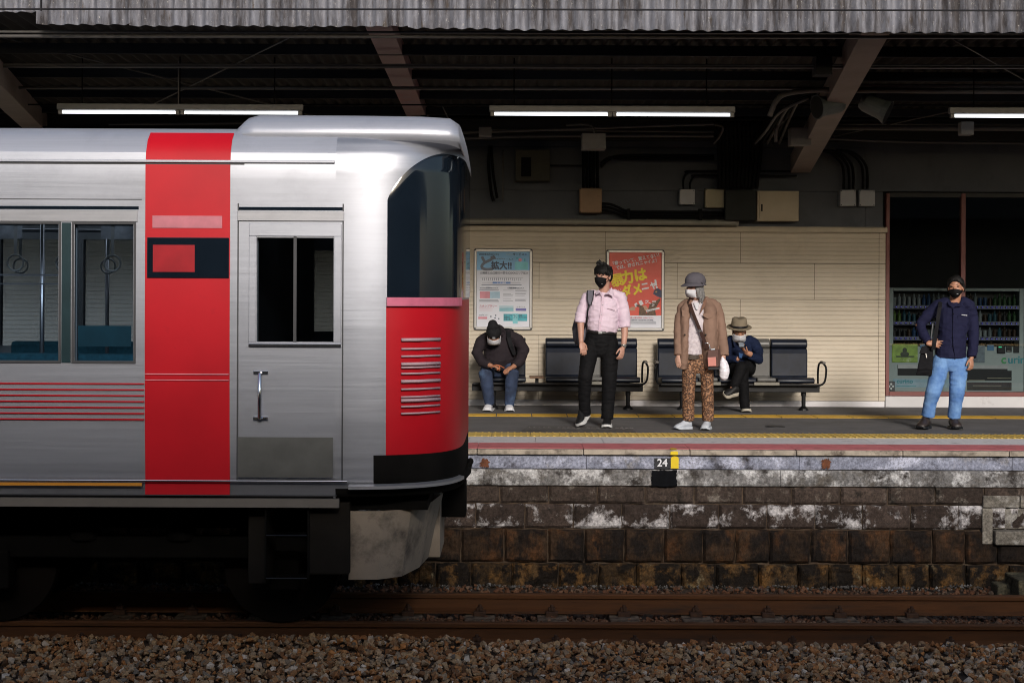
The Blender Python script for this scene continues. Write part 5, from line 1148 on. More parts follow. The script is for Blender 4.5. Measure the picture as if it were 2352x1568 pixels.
drape(r1, f1, [[Z2(492, 385, .06), Z2(490, 410, .05), Z2(486, 450, .05), Z2(484, 520, .04), Z2(484, 600, .03), Z2(482, 670, .03), Z2(478, 712, .03)],
    [Z2(400, 408, .05), Z2(360, 430, .04), Z2(325, 505, .02), Z2(302, 575, -.01), Z2(295, 622, -.03)], [Z2(560, 400, .06), Z2(628, 425, .05), Z2(648, 510, .05), Z2(660, 590, .04), Z2(665, 662, .03)],
    [Z2(298, 618, -.03), Z2(295, 640, -.035)], [Z2(664, 655, .03), Z2(666, 680, .025)]],
    [[(.062, .065), (.095, .08), (.165, .105), (.172, .125), (.168, .13), (.168, .132), (.158, .122)], [(.055, .06), (.066, .066), (.064, .062), (.061, .058), (.056, .054)], [(.055, .06), (.066, .066), (.064, .062), (.062, .06), (.059, .056)], [(.062, .058), (.06, .056)], [(.064, .06), (.062, .058)]],
    'shirt', m_shirt, .0085, .006, fs=9, fstretch=(1, 1, 2.0))
m = MB(); 
for k, (a, b2, c_, d_) in enumerate((((420, 392), (470, 405), (487, 425), (432, 420)), ((578, 380), (500, 408), (535, 405), (572, 425)))):
    pass
def collar(root, pts_out, mat, th=.004):
    m = MB(); m.rings([pts_out, [p + Vector((0, .006, 0)) for p in pts_out]]); return m.build('collar', mat, root, bevel=.002)
collar(r1, [P(447, 365, -.035), P(418, 388, -.04), P(428, 408, -.075), P(458, 392, -.105), P(487, 408, -.112), P(470, 385, -.085)], m_shirt); collar(r1, [P(556, 345, -.03), P(535, 372, -.05), P(492, 408, -.11), P(530, 402, -.112), P(570, 424, -.085), P(578, 395, -.035)], m_shirt)
m_sh2 = cloth('shirt_placket', (.55, .42, .51), .04); m = MB(); m.rings([[P(474, 412, -.084), P(492, 412, -.084), P(493, 412, -.08), P(473, 412, -.08)], [P(468, 520, -.106), P(486, 520, -.106), P(487, 520, -.09), P(467, 520, -.09)], [P(452, 620, -.118), P(472, 620, -.118), P(473, 620, -.10), P(451, 620, -.10)], [P(445, 712, -.105), P(465, 712, -.105), P(466, 712, -.09), P(444, 712, -.09)]][::-1]); m.build('placket', m_sh2, r1)
m = MB(); m.rings([[P(522, 518, -.104), P(585, 530, -.09), P(585, 536, -.088), P(522, 524, -.10)], [P(522, 518, -.098), P(585, 530, -.084), P(585, 536, -.08), P(522, 524, -.092)]]); m.build('pocket', m_sh2, r1)
m = MB(); [m.ball(P(x_, y_, dy_), .006, 8, 6) for x_, y_, dy_ in ((481, 490, -.105), (472, 570, -.117), (462, 640, -.12))]; m.build('button', m_mwht, r1)
m_trb = cloth('black_trousers', (.004, .004, .005), .2, 5, .8)
drape(r1, f1, [[Z2(476, 718, .03), Z2(470, 760, .035), Z2(468, 830, .04), Z2(466, 900, .04), Z2(465, 925, .04)], [Z2(400, 800, .04), Z2(370, 900, .0), Z2(338, 1090, -.07), Z2(328, 1250, -.02), Z2(334, 1400, .05)], [Z2(540, 800, .04), Z2(538, 920, .03), Z2(538, 1110, .0), Z2(528, 1280, .01), Z2(518, 1440, .0)]],
    [[(.158, .115), (.165, .12), (.165, .125), (.12, .115), (.06, .09)], [(.09, .105), (.092, .098), (.075, .076), (.064, .066), (.062, .068)], [(.09, .105), (.096, .10), (.080, .082), (.070, .07), (.066, .07)]], 'trousers', m_trb, .005, .007)
m = MB(); m.limb([P(476, 708, .03), P(474, 732, .03)], [(.163, .126), (.165, .128)], 28, False); m.build('belt', M('black_leather', (.012, .011, .012), .3), r1, smooth=True); m = MB(); m.obox(P(463, 722, -.101), (.022, 0, 0), (0, .003, 0), (0, 0, .012)); m.build('buckle', M('steel_buckle', (.5, .5, .52), .25, .9), r1, bevel=.002)
m_shb = M('black_shoe', (.007, .007, .008), .6, spec=.3); m_solew = M('white_sole', (.50, .50, .50), .6)
g0 = ZP + .006
a = P(352, 1395, .10); b2 = P(292, 1500, -.10); b2.z = g0 + .004; shoe(r1, a + Vector((0, 0, -.03)), b2, .05, .10, m_shb, m_solew, sole_h=.034, up=(-.5, -.3, .8), lace=m_mwht)
a = P(522, 1450, .07); b2 = P(512, 1510, -.17); a.z = g0; b2.z = g0; shoe(r1, a, b2, .05, .10, m_shb, m_solew, sole_h=.03, lace=m_mwht)
m = MB(); a = P(655, 826, -.05); m.limb([a + Vector((0, 0, .012)), a - Vector((0, 0, .012))], [(.031, .031)] * 2, 20, False); m.cyl(a + Vector((.012, -.03, -.004)), (.35, -1, 0), .018, .012, 18); m.build('wristwatch', M('watch_steel', (.55, .53, .5), .25, .9), r1, bevel=.002)
bp = thing('backpack', 'grey backpack worn by the man in the pink shirt', 'backpack', tuple(P(250, 700, .15)))
m_bpk = cloth('grey_nylon', (.115, .11, .135), .2, 8); m = MB(); m.limb([P(370, 500, .20), P(345, 590, .20), P(330, 690, .20), P(332, 770, .20)], [(.08, .06), (.115, .10), (.135, .11), (.125, .10)], 24); bo = fuse(m, 'bag', m_bpk, bp, .008, 2, .004)
m = MB(); m.rings([[P(356, 368, -.02), P(408, 368, -.02), P(408, 368, .0), P(356, 368, .0)], [P(356, 430, -.085), P(402, 430, -.09), P(402, 430, -.08), P(356, 430, -.075)], [P(360, 495, -.098), P(385, 495, -.104), P(385, 495, -.09), P(360, 495, -.085)]][::-1]); m.build('shoulder_strap', m_bpk, bp, bevel=.003)
m = MB(); m.tube([P(372, 490, -.105), P(358, 540, -.11), P(352, 600, -.09), P(340, 655, -.03), P(320, 700, .05)], .010, 8, smooth=4); m.tube([P(354, 372, -.03), P(354, 430, -.09), P(364, 500, -.106)], .005, 6); m.tube([P(409, 372, -.03), P(403, 432, -.10), P(384, 500, -.11)], .005, 6); m.build('webbing', m_blk, bp, smooth=True)

# ---------------- woman in the brown coat
Z3 = lambda x, y, dy=0: (1505.3 + x * .2521, 602.1 + y * .2521, dy)
f2 = Fig('woman in a brown coat, grey cap and leopard print trousers, carrying bags', 1594, 983, 15.82); P = lambda *a: f2.P(*Z3(*a))
m = MB(); hc = P(352, 240, .0); F = frame(48, 2); head(m, hc, F, .94)
m.limb([P(372, 290, .03), P(380, 350, .04), P(385, 400, .05)], [(.05, .05), (.052, .05), (.07, .055)], 14); m.limb([P(395, 400, .06), P(390, 600, .05), P(390, 860, .05)], [(.13, .08), (.13, .1), (.14, .1)], 18)
for pts in ([(255, 400, .06), (215, 560, .02), (200, 700, -.02), (210, 850, -.06)], [(545, 400, .06), (590, 560, .04), (615, 720, .0), (622, 850, -.05)]): m.limb([P(*p) for p in pts], [(.045, .045), (.04, .04), (.034, .034), (.026, .026)], 12)
hand(m, P(208, 850, -.06), P(212, 920, -.08) - P(208, 850, -.06), (.6, .7, 0), .86, 18, -1); hand(m, P(622, 850, -.06), P(612, 890, -.09) - P(622, 850, -.06), (-.5, .8, 0), .86, 62, 1)
for pts in ([(315, 880, .04), (305, 1140, .0), (298, 1400, .03)], [(465, 880, .04), (470, 1140, .0), (478, 1400, .03)]): m.limb([P(*p) for p in pts], [(.055, .055), (.04, .04), (.031, .033)], 14)
r2 = finish(f2, m, m_skinO); eyes(r2, hc, F, .94); mask(r2, hc, F, .94, m_mwht, -.016, -.104, .066, .006, square=True)
h = MB(); h.ball(hc + F @ Vector((0, -.03, .01)), (.082, .085, .08), 18, 12, F)
sp = [((-.07, .035, .03), (-.082, .02, -.04), (-.07, .015, -.10), .02), ((-.075, .0, .02), (-.09, -.01, -.06), (-.08, -.01, -.14), .026), ((-.06, -.05, 0), (-.075, -.06, -.08), (-.07, -.05, -.15), .028), ((.06, .02, .0), (.075, -.01, -.05), (.07, -.02, -.12), .024), ((0, -.09, 0), (0, -.1, -.07), (0, -.08, -.13), .04), ((-.05, .05, .04), (-.07, .045, .0), (-.072, .035, -.05), .010)]
tufts(h, hc, F, 1, sp); hair(r2, hc, F, 1, m_hairg, h)
m_cap = cloth('grey_cap', (.085, .08, .095), .1, 10); h = MB(); Fc = F @ Matrix.Rotation(R(-8), 3, 'X')
h.ball(hc + F @ Vector((0, -.02, .085)), (.108, .12, .092), 22, 14, F); h.limb([hc + F @ Vector((0, -.012, .05)), hc + F @ Vector((0, -.014, .085))], [(.103, .113)] * 2, 22, False, up=tuple(F @ Vector((0, 1, 0))))
hb = fuse(h, 'cap', m_cap, r2, .006, 2, .002)
m = MB(); rows = []
for rr, dz in ((.96, .0), (1.15, -.012), (1.34, -.03), (1.36, -.034), (1.34, -.037), (1.15, -.019), (.96, -.006)):
    r_ = []
    for i in range(25):
        a = R(-100 + 200 * i / 24); kk = 1 + (rr - 1) * max(.12, math.cos(a * .62)) * 1.15; r_.append(hc + F @ Vector((math.sin(a) * .104 * kk, -.012 + math.cos(a) * .113 * kk * (1.0 + .18 * (rr - 1)), .056 + dz * max(.2, math.cos(a * .6)) * 1.2)))
    rows.append(r_)
m.rings(rows, cap=False, closed=False); m.build('cap_brim', m_cap, r2, smooth=True)
m = MB(); p = hc + F @ Vector((-.108, .0, .05)); m.ball(p, (.014, .006, .014), 12, 8, F); m.build('cap_button', m_blk, r2, smooth=True); m = MB(); rr = [hc + F @ Vector((math.sin(R(a)) * .109, -.014 + math.cos(R(a)) * .12, .044)) for a in range(-180, 181, 15)]; m.tube(rr, .007, 6); m.build('cap_band', m_cap, r2, smooth=True)
m_blouse = M('pale_print_blouse', (.52, .47, .50), .8, var=.14, vs=40, dirt=(.34, .28, .33), dirt_at=.58, ds=28)
drape(r2, f2, [[Z3(380, 345, .06), Z3(378, 400, .03), Z3(372, 560, .0), Z3(350, 720, -.01), Z3(340, 835, .0)]], [[(.06, .05), (.11, .075), (.115, .095), (.11, .10), (.105, .10)]], 'blouse', m_blouse, .004, .007, fs=8)
m = MB(); rr = [P(382 + 40 * math.sin(R(a)), 368 + 12 * math.cos(R(a)), .03 - .075 * math.cos(R(a))) for a in range(-120, 121, 12)]; [m.ball(p, .0085, 8, 6) for p in rr]; m.build('necklace', M('pearl', (.45, .44, .38), .3, var=.4, vs=80), r2, smooth=True)
m = MB(); m.limb([P(375, 375, -.052), P(378, 430, -.072)], [(.032, .01), (.012, .006)], 12); m.build('undershirt', m_mwht, r2, smooth=True)
m_coat = cloth('brown_coat', (.205, .130, .098), .12, 5, .8)
# open coat: two front panels and a back
drape(r2, f2, [[Z3(425, 350, .10), Z3(410, 400, .11), Z3(400, 600, .14), Z3(400, 800, .16), Z3(400, 930, .16)],
    [Z3(300, 375, .04), Z3(275, 430, .0), Z3(262, 600, -.01), Z3(258, 760, -.01), Z3(250, 860, 0), Z3(245, 955, .02)], [Z3(480, 370, .05), Z3(492, 430, .0), Z3(488, 600, -.025), Z3(490, 760, -.03), Z3(500, 880, -.02), Z3(505, 950, -.01)],
    [Z3(290, 378, .06), Z3(252, 408, .05), Z3(222, 520, .02), Z3(210, 660, -.02), Z3(211, 842, -.06)], [Z3(510, 372, .06), Z3(552, 402, .05), Z3(585, 520, .04), Z3(608, 680, .0), Z3(624, 850, -.05)],
    [Z3(320, 345, .05), Z3(315, 372, .01)], [Z3(462, 335, .05), Z3(458, 372, .01)]],
    [[(.10, .04), (.16, .06), (.175, .07), (.19, .07), (.20, .06)], [(.045, .05), (.058, .085), (.05, .105), (.055, .115), (.060, .12), (.06, .115)], [(.055, .05), (.072, .09), (.085, .11), (.088, .12), (.085, .12), (.085, .115)],
     [(.05, .06), (.058, .062), (.054, .056), (.05, .052), (.048, .05)], [(.05, .06), (.058, .062), (.056, .058), (.054, .055), (.053, .053)], [(.022, .035), (.03, .04)], [(.022, .035), (.03, .04)]], 'coat', m_coat, .008, .006, fs=8, fstretch=(1.2, 1, 1.3))
m_coat2 = cloth('brown_coat_dark', (.17, .095, .068), .1)
def flap(pts, dy, name, mat, root, PP, th=.006): m = MB(); q = [PP(a, b_, dy) for a, b_ in pts]; m.rings([q, [p + Vector((0, th, 0)) for p in q]]); return m.build(name, mat, root, bevel=.002)
flap([(430, 470), (520, 455), (522, 500), (480, 516), (440, 495)], -.122, 'pocket_flap', m_coat, r2, P); flap([(240, 430), (312, 470), (300, 520), (245, 490)], -.095, 'pocket_flap', m_coat, r2, P)
flap([(455, 330), (470, 345), (455, 400), (400, 480), (425, 400)], -.105, 'lapel', m_coat2, r2, P); flap([(318, 340), (330, 352), (325, 400), (318, 430), (300, 385)], -.08, 'lapel', m_coat2, r2, P)
m = MB(); [m.ball(P(a, b_, -.148), (.010, .005, .010), 10, 6) for a, b_ in ((459, 660), (268, 660))]; m.build('coat_button', m_blk, r2, smooth=True)
m, nt, b_ = _mat('leopard_print'); co = _coord(nt); vo = _n(nt, 'ShaderNodeTexVoronoi', Scale=58.0); nn = nt.nodes.new('ShaderNodeTexNoise'); nn.inputs['Scale'].default_value = 25
mxv = _mix(nt, .03, co, nn.outputs['Color']); nt.links.new(mxv, vo.inputs['Vector']); c_ = _ramp(nt, vo.outputs['Distance'], [(0, (.20, .085, .04)), (.28, (.17, .07, .03)), (.36, (.014, .009, .008)), (.52, (.02, .011, .009)), (.60, (.27, .14, .075)), (1, (.33, .17, .09))]); nt.links.new(c_, b_.inputs['Base Color']); b_.inputs['Roughness'].default_value = .8; m_leo = m
drape(r2, f2, [[Z3(390, 850, .04), Z3(390, 930, .04), Z3(390, 985, .04), Z3(390, 1010, .04)], [Z3(318, 880, .04), Z3(305, 1040, .0), Z3(302, 1200, .0), Z3(300, 1300, .02), Z3(302, 1440, .03)], [Z3(468, 880, .04), Z3(470, 1040, .0), Z3(474, 1200, .0), Z3(478, 1300, .02), Z3(480, 1442, .03)]],
    [[(.145, .11), (.15, .11), (.10, .10), (.05, .08)], [(.080, .09), (.073, .078), (.066, .068), (.064, .066), (.062, .066)], [(.080, .09), (.070, .078), (.066, .068), (.064, .066), (.060, .066)]], 'trousers', m_leo, .004, .006)
m = MB(); m.limb([P(335, 842, .02), P(335, 880, .02)], [(.11, .11)] * 2, 20, False); m.build('belt_band', M('olive_belt', (.05, .035, .025), .7), r2)
m_shw = M('pale_blue_shoe', (.44, .47, .52), .65, var=.06, vs=14)
a = P(322, 1470, .05); b2 = P(178, 1505, -.06); a.z = b2.z = g0; shoe(r2, a, b2, .043, .088, m_shw, m_shw, lace=m_mwht); a = P(480, 1460, .07); b2 = P(445, 1515, -.12); a.z = b2.z = g0; shoe(r2, a, b2, .044, .088, m_shw, m_shw, lace=m_mwht)
# her shoulder bag and plastic bag
sbg = thing('shoulder_bag', 'pink and brown shoulder bag hanging at the hip of the woman in the brown coat', 'bag', tuple(P(535, 965, -.16))); m_brl = M('brown_strap', (.035, .017, .014), .8, var=.15, spec=.15)
m = MB(); prev = None
pts = [(320, 318, .02), (308, 350, -.06), (330, 430, -.115), (375, 545, -.145), (415, 640, -.165), (448, 720, -.18), (478, 790, -.185)]
m.rings([[P(a - 15, b_ + 4, c_), P(a + 15, b_ - 4, c_), P(a + 15, b_ - 4, c_ + .008), P(a - 15, b_ + 4, c_ + .008)] for a, b_, c_ in pts][::-1]); m.build('strap', m_brl, sbg)
m = MB(); c = P(404, 625, -.168); m.obox(c, (.024, 0, 0), (0, .003, 0), (0, 0, .006)); m.obox(c + Vector((0, 0, -.0)), (.006, 0, 0), (0, .004, 0), (0, 0, .016)); m.build('buckle', m_chr, sbg, bevel=.002)
bag_f = M('bag_brown', (.10, .055, .048), .75, spec=.2, var=.15); bag_p = M('bag_pink', (.50, .20, .17), .55, var=.06)
m = MB(); m.rings([[P(a, b_, c_) for a, b_, c_ in r_] for r_ in ([(478, 955, -.20), (570, 955, -.20), (598, 940, -.10), (500, 940, -.10)], [(472, 870, -.215), (572, 868, -.215), (600, 855, -.09), (500, 855, -.09)], [(478, 800, -.205), (572, 795, -.205), (590, 790, -.11), (505, 790, -.11)])][::-1] if False else [[P(a, b_, c_) for a, b_, c_ in r_] for r_ in ([(478, 955, -.20), (570, 955, -.20), (598, 940, -.10), (500, 940, -.10)], [(472, 870, -.215), (572, 868, -.215), (600, 855, -.09), (500, 855, -.09)], [(478, 800, -.205), (572, 795, -.205), (590, 790, -.11), (505, 790, -.11)])]); m.build('bag_body', bag_f, sbg, bevel=.008)
m = MB(); m.rings([[P(480, 950, -.213), P(555, 945, -.213), P(555, 945, -.2), P(480, 950, -.2)], [P(476, 866, -.224), P(552, 862, -.224), P(552, 862, -.21), P(476, 866, -.21)]]); m.build('bag_front', bag_p, sbg, bevel=.006); m = MB(); m.rings([[P(480, 982, -.205), P(585, 978, -.205), P(598, 962, -.10), P(500, 962, -.10)], [P(478, 957, -.205), P(572, 957, -.205), P(598, 942, -.10), P(500, 942, -.10)]]); m.build('bag_base', m_blk, sbg, bevel=.004)
m = MB(); m.obox(P(523, 805, -.19), (.022, 0, .004), (0, .004, 0), (0, 0, .02)); m.build('folded_paper', M('paper_blue_white', (.5, .58, .66), .6), sbg); m = MB(); m.tube([P(448, 742, -.19), P(470, 735, -.195), P(490, 750, -.195), P(498, 795, -.2)], .005, 8, smooth=4); m.build('clasp_ring', m_chr, sbg, smooth=True)
m = MB(); m.limb([P(612, 872, -.115), P(618, 905, -.11), P(626, 950, -.11), P(628, 1000, -.11), P(625, 1040, -.11)], [(.012, .012), (.038, .03), (.052, .045), (.055, .05), (.045, .04)], 18); pb = fuse(m, 'plastic_bag', M('white_plastic_film', (.66, .64, .70), .35, var=.08, vs=12), None, .005, 2, .004, 16); pb['label'] = 'small white plastic bag held by the woman in the brown coat'; pb['category'] = 'bag'

# ---------------- seated man in the hat
Z4 = lambda x, y, dy=0: (1618.2 + x * .16204, 705.6 + y * .16204, dy)
f3 = Fig('seated man in a hat and dark denim jacket, legs crossed, looking at his phone', 1708, 943, 18.35); P = lambda *a: f3.P(*Z4(*a)); 
m = MB(); hc = P(492, 350, .10); F = frame(2, -24); head(m, hc, F, 1.0); m.limb([P(495, 400, .14), P(500, 470, .22)], [(.055, .055), (.065, .06)], 14); m.limb([P(515, 480, .26), P(520, 640, .33), P(530, 850, .40), P(530, 950, .38)], [(.12, .07), (.13, .08), (.12, .09), (.11, .09)], 20)
m.limb([P(345, 500, .24), P(330, 640, .18), P(350, 740, .08), P(460, 730, -.02)], [(.05,) * 2, (.045,) * 2, (.042,) * 2, (.034,) * 2], 12); m.limb([P(700, 510, .24), P(770, 640, .18), P(760, 745, .06), P(640, 660, -.04), P(590, 640, -.06)], [(.05,) * 2, (.045,) * 2, (.044,) * 2, (.036,) * 2, (.028,) * 2], 12)
hand(m, P(592, 650, -.06), P(520, 560, -.10) - P(592, 650, -.06), (-.3, -.2, .9), .95, 42, -1, curls=[35, 45, 50, 55])
for pts in ([(450, 880, .3), (420, 880, .0), (520, 870, -.18)], [(610, 880, .3), (590, 860, -.05), (545, 850, -.12), (565, 1200, -.12), (575, 1400, -.1)], [(520, 870, -.18), (470, 1000, -.2), (400, 1140, -.22)]): m.limb([P(*p) for p in pts], [(.06,) * 2, (.04,) * 2, (.036,) * 2, (.034,) * 2, (.032,) * 2][:len(pts)], 14)
r3 = finish(f3, m, m_skinT); eyes(r3, hc, F); mask(r3, hc, F, 1.0, m_mwht, .0, -.118, .072, .012, square=True)
h = MB(); h.ball(hc + F @ Vector((0, -.03, .02)), (.084, .088, .075), 18, 12, F); hair(r3, hc, F, 1, m_hair, h)
m_felt = cloth('taupe_felt', (.20, .165, .12), .08, 12); Fh = frame(2, -10); h = MB(); c0 = hc + Vector((.0, .01, .055))
h = MB(); rows = []
for z_, r_ in ((-.0, .103), (.03, .102), (.075, .097), (.105, .088), (.118, .07), (.112, .04), (.105, .01)):
    rows.append([c0 + Fh @ Vector((math.cos(a) * r_, math.sin(a) * r_ * 1.12, z_ + (.012 * abs(math.cos(a)) if z_ > .1 else 0))) for a in [2 * math.pi * k / 28 for k in range(28)]])
h.rings(rows); h.build('hat_crown', m_felt, r3, smooth=True); m = MB(); rows = []
for r_, dz in ((.100, .004), (.13, -.006), (.152, .0), (.157, .007), (.155, .010), (.13, .0), (.100, .010)): rows.append([c0 + Fh @ Vector((math.cos(a) * r_, math.sin(a) * r_ * 1.12, dz - .010 * math.sin(a) * (r_ > .12))) for a in [2 * math.pi * k / 36 for k in range(36)]])
m.rings(rows, cap=False); m.build('hat_brim', m_felt, r3, smooth=True); m = MB(); m.rings([[c0 + Fh @ Vector((math.cos(a) * r_, math.sin(a) * r_ * 1.12, z_)) for a in [2 * math.pi * k / 28 for k in range(28)]] for z_, r_ in ((.006, .1035), (.006, .106), (.034, .1055), (.034, .1025))], cap=False); m.build('hat_band', m_blk, r3, smooth=True)
m_den = cloth('dark_denim', (.007, .012, .034), .35, 9)
drape(r3, f3, [[Z4(500, 455, .20), Z4(508, 490, .22), Z4(515, 560, .26), Z4(520, 680, .28), Z4(525, 790, .26)], [Z4(380, 465, .22), Z4(338, 500, .22), Z4(325, 620, .17), Z4(350, 735, .06), Z4(470, 735, -.03)], [Z4(640, 465, .22), Z4(705, 510, .22), Z4(765, 630, .16), Z4(765, 740, .06), Z4(650, 690, -.04)]],
    [[(.07, .07), (.14, .09), (.185, .12), (.18, .13), (.175, .135)], [(.06, .06), (.065, .065), (.06, .06), (.058, .058), (.046, .046)], [(.06, .06), (.068, .068), (.063, .063), (.062, .062), (.047, .047)]], 'jacket', m_den, .006, .006, fs=13)
m = MB(); m.limb([P(495, 430, .12), P(495, 470, .09), P(497, 503, .10)], [(.07, .06), (.055, .045), (.02, .02)], 16); fuse(m, 'scarf', m_mwht, r3, .006, 2, .003, 20)
flap([(415, 420), (440, 470), (455, 540), (420, 560), (400, 470)], .10, 'collar', m_den, r3, P); flap([(590, 420), (560, 470), (555, 530), (600, 545), (620, 450)], .10, 'collar', m_den, r3, P); flap([(485, 640), (545, 660), (530, 720), (490, 715)], -.085, 'cuff', cloth('denim_cuff', (.03, .07, .17), .2), r3, P)
drape(r3, f3, [[Z4(500, 820, .30), Z4(560, 880, .30)], [Z4(450, 880, .3), Z4(440, 870, .0), Z4(520, 860, -.17)], [Z4(520, 850, -.17), Z4(475, 980, -.2), Z4(425, 1095, -.22)], [Z4(620, 880, .3), Z4(600, 850, .0), Z4(545, 850, -.12), Z4(545, 1060, -.10), Z4(560, 1250, -.10), Z4(572, 1400, -.10)]],
    [[(.16, .13), (.17, .13)], [(.095, .09), (.085, .08), (.068, .068)], [(.075, .072), (.064, .062), (.055, .055)], [(.095, .09), (.085, .08), (.072, .075), (.070, .07), (.062, .064), (.060, .064)]], 'trousers', m_trb, .004, .007, rnd=True)
m_solec = M('cream_sole', (.40, .37, .31), .6); a = P(575, 1450, .0); b2 = P(600, 1475, -.20); a.z = b2.z = g0; shoe(r3, a, b2, .052, .095, m_shb, m_solec, sole_h=.032); a = P(425, 1195, -.20); b2 = P(265, 1262, -.28); shoe(r3, a + Vector((.03, 0, -.02)), b2, .046, .095, m_shb, m_solec, sole_h=.034, up=(.3, -.5, .75))
ph = thing('smartphone', 'smartphone in the hand of the seated man in the hat', 'phone', tuple(P(522, 540, -.14))); m = MB(); m.obox(P(522, 536, -.155), (.034, 0, 0), (0, -.005, .005), (0, .045, .026)); m.build('case', m_blk, ph, bevel=.003); m = MB(); m.obox(P(522, 536, -.155) + Vector((0, -.006, .0055)), (.030, 0, 0), (0, -.0006, .0006), (0, .041, .0235)); m.build('back_plate', M('phone_silver', (.35, .4, .48), .3, .4), ph)

# ---------------- bowed man in the beanie
Z1 = lambda x, y, dy=0: (1063.1 + x * .288, 545.7 + y * .288, dy)
f4 = Fig('seated man in a black beanie and dark hoodie, bent forward with head bowed', 1141, 944, 18.3); P = lambda *a: f4.P(*Z1(*a))
m = MB(); hc = P(248, 775, -.14); F = frame(0, -38); head(m, hc, F, .98); m.limb([P(262, 740, .0), P(278, 760, .10)], [(.06, .06), (.07, .065)], 14)
m.limb([P(280, 770, .10), P(290, 850, .20), P(290, 960, .32), P(290, 1050, .40)], [(.10, .07), (.12, .08), (.12, .09), (.12, .09)], 20)
m.limb([P(145, 830, .10), P(110, 920, .02), P(160, 1000, -.10), P(225, 1020, -.18)], [(.05,) * 2, (.045,) * 2, (.04,) * 2, (.028,) * 2], 12); m.limb([P(440, 820, .12), P(490, 910, .04), P(440, 1000, -.10), P(395, 1035, -.16)], [(.05,) * 2, (.045,) * 2, (.04,) * 2, (.028,) * 2], 12)
hand(m, P(222, 1020, -.18), Vector((.8, -.4, -.1)), (0, .2, -1), .95, 38, 1); hand(m, P(398, 1030, -.17), Vector((-.6, -.45, -.32)), (0, .3, -1), .98, 25, -1)
for pts in ([(215, 1070, .3), (185, 1062, -.05), (180, 1080, -.15), (200, 1200, -.10), (210, 1310, -.06)], [(340, 1070, .3), (385, 1062, -.05), (392, 1080, -.15), (380, 1200, -.10), (370, 1320, -.06)]): m.limb([P(*p) for p in pts], [(.06,) * 2, (.048,) * 2, (.044,) * 2, (.042,) * 2, (.034,) * 2], 14)
r4 = finish(f4, m, m_skinT); mask(r4, hc, F, .98, m_mwht, .0, -.12, .072, .014, square=True); eyes(r4, hc, F, .98)
m_bean = cloth('black_beanie', (.012, .012, .014), .3, 20); h = MB(); h.ball(hc + F @ Vector((0, -.012, .05)), (.094, .112, .09), 20, 14, F); h.limb([hc + F @ Vector((0, -.01, .02)), hc + F @ Vector((0, -.012, .055))], [(.094, .112)] * 2, 20, False, up=tuple(F @ Vector((0, 1, 0)))); h.limb([hc + F @ Vector((.01, -.03, .10)), hc + F @ Vector((.015, -.045, .125))], [(.084, .088), (.060, .062)], 14); fuse(h, 'beanie', m_bean, r4, .006, 2, .003, 20)
m = MB(); p = hc + F @ Vector((0, .106, .035)); m.obox(p, F @ Vector((.018, 0, 0)), F @ Vector((0, .004, 0)), F @ Vector((0, 0, .014))); m.build('patch', M('patch_grey', (.3, .3, .32), .6, var=.3, vs=60), r4, bevel=.002)
m_hood = cloth('dark_hoodie', (.022, .017, .021), .15, 7)
drape(r4, f4, [[Z1(285, 745, .08), Z1(288, 800, .12), Z1(292, 870, .14), Z1(295, 950, .16), Z1(295, 1020, .20)], [Z1(200, 790, .10), Z1(150, 830, .10), Z1(112, 915, .02), Z1(155, 990, -.08), Z1(215, 1018, -.15)], [Z1(370, 780, .12), Z1(435, 815, .12), Z1(485, 895, .05), Z1(455, 985, -.06), Z1(408, 1022, -.13)], [Z1(260, 770, .02), Z1(310, 765, .04)]],
    [[(.08, .09), (.16, .13), (.195, .16), (.20, .17), (.19, .15)], [(.07, .08), (.078, .078), (.070, .07), (.062, .062), (.048, .048)], [(.07, .08), (.080, .08), (.072, .072), (.064, .064), (.050, .05)], [(.07, .07), (.06, .06)]], 'hoodie', m_hood, .006, .007, fs=8)
m_jean = M('dark_blue_jeans', (.020, .034, .075), .85, var=.35, vs=6, dirt=(.07, .12, .22), dirt_at=.6, ds=4, bump=.3, bs=260)
drape(r4, f4, [[Z1(215, 1070, .3), Z1(190, 1058, .0), Z1(180, 1075, -.12), Z1(193, 1180, -.10), Z1(212, 1310, -.06)], [Z1(345, 1070, .3), Z1(385, 1058, .0), Z1(395, 1075, -.12), Z1(385, 1180, -.10), Z1(372, 1320, -.06)], [Z1(280, 1060, .28), Z1(280, 1080, .30)]], [[(.095, .09), (.09, .08), (.085, .085), (.078, .078), (.062, .066)], [(.095, .09), (.09, .08), (.085, .085), (.076, .076), (.060, .066)], [(.17, .1)] * 2], 'jeans', m_jean, .005, .007, fs=9, fstretch=(1, 1, 1.6), rnd=True)
m_shwh = M('white_trainer', (.58, .58, .62), .55, var=.05, vs=12); a = P(215, 1370, .02); b2 = P(190, 1385, -.22); a.z = b2.z = g0; shoe(r4, a, b2, .052, .095, m_shwh, m_shwh, lace=m_mwht); a = P(365, 1370, .02); b2 = P(375, 1385, -.22); a.z = b2.z = g0; shoe(r4, a, b2, .052, .095, m_shwh, m_shwh, lace=m_mwht)
b4 = thing('backpack', 'black backpack on the back of the bowed man in the beanie', 'backpack', tuple(P(360, 850, .3))); m_bbk = cloth('black_nylon', (.009, .009, .011), .3, 9); m = MB(); m.limb([P(350, 770, .26), P(345, 850, .36), P(340, 950, .42)], [(.09, .08), (.14, .10), (.14, .10)], 18); m.ball(P(360, 742, .22), (.075, .06, .03), 14, 9); fuse(m, 'bag', m_bbk, b4, .008, 2, .005)
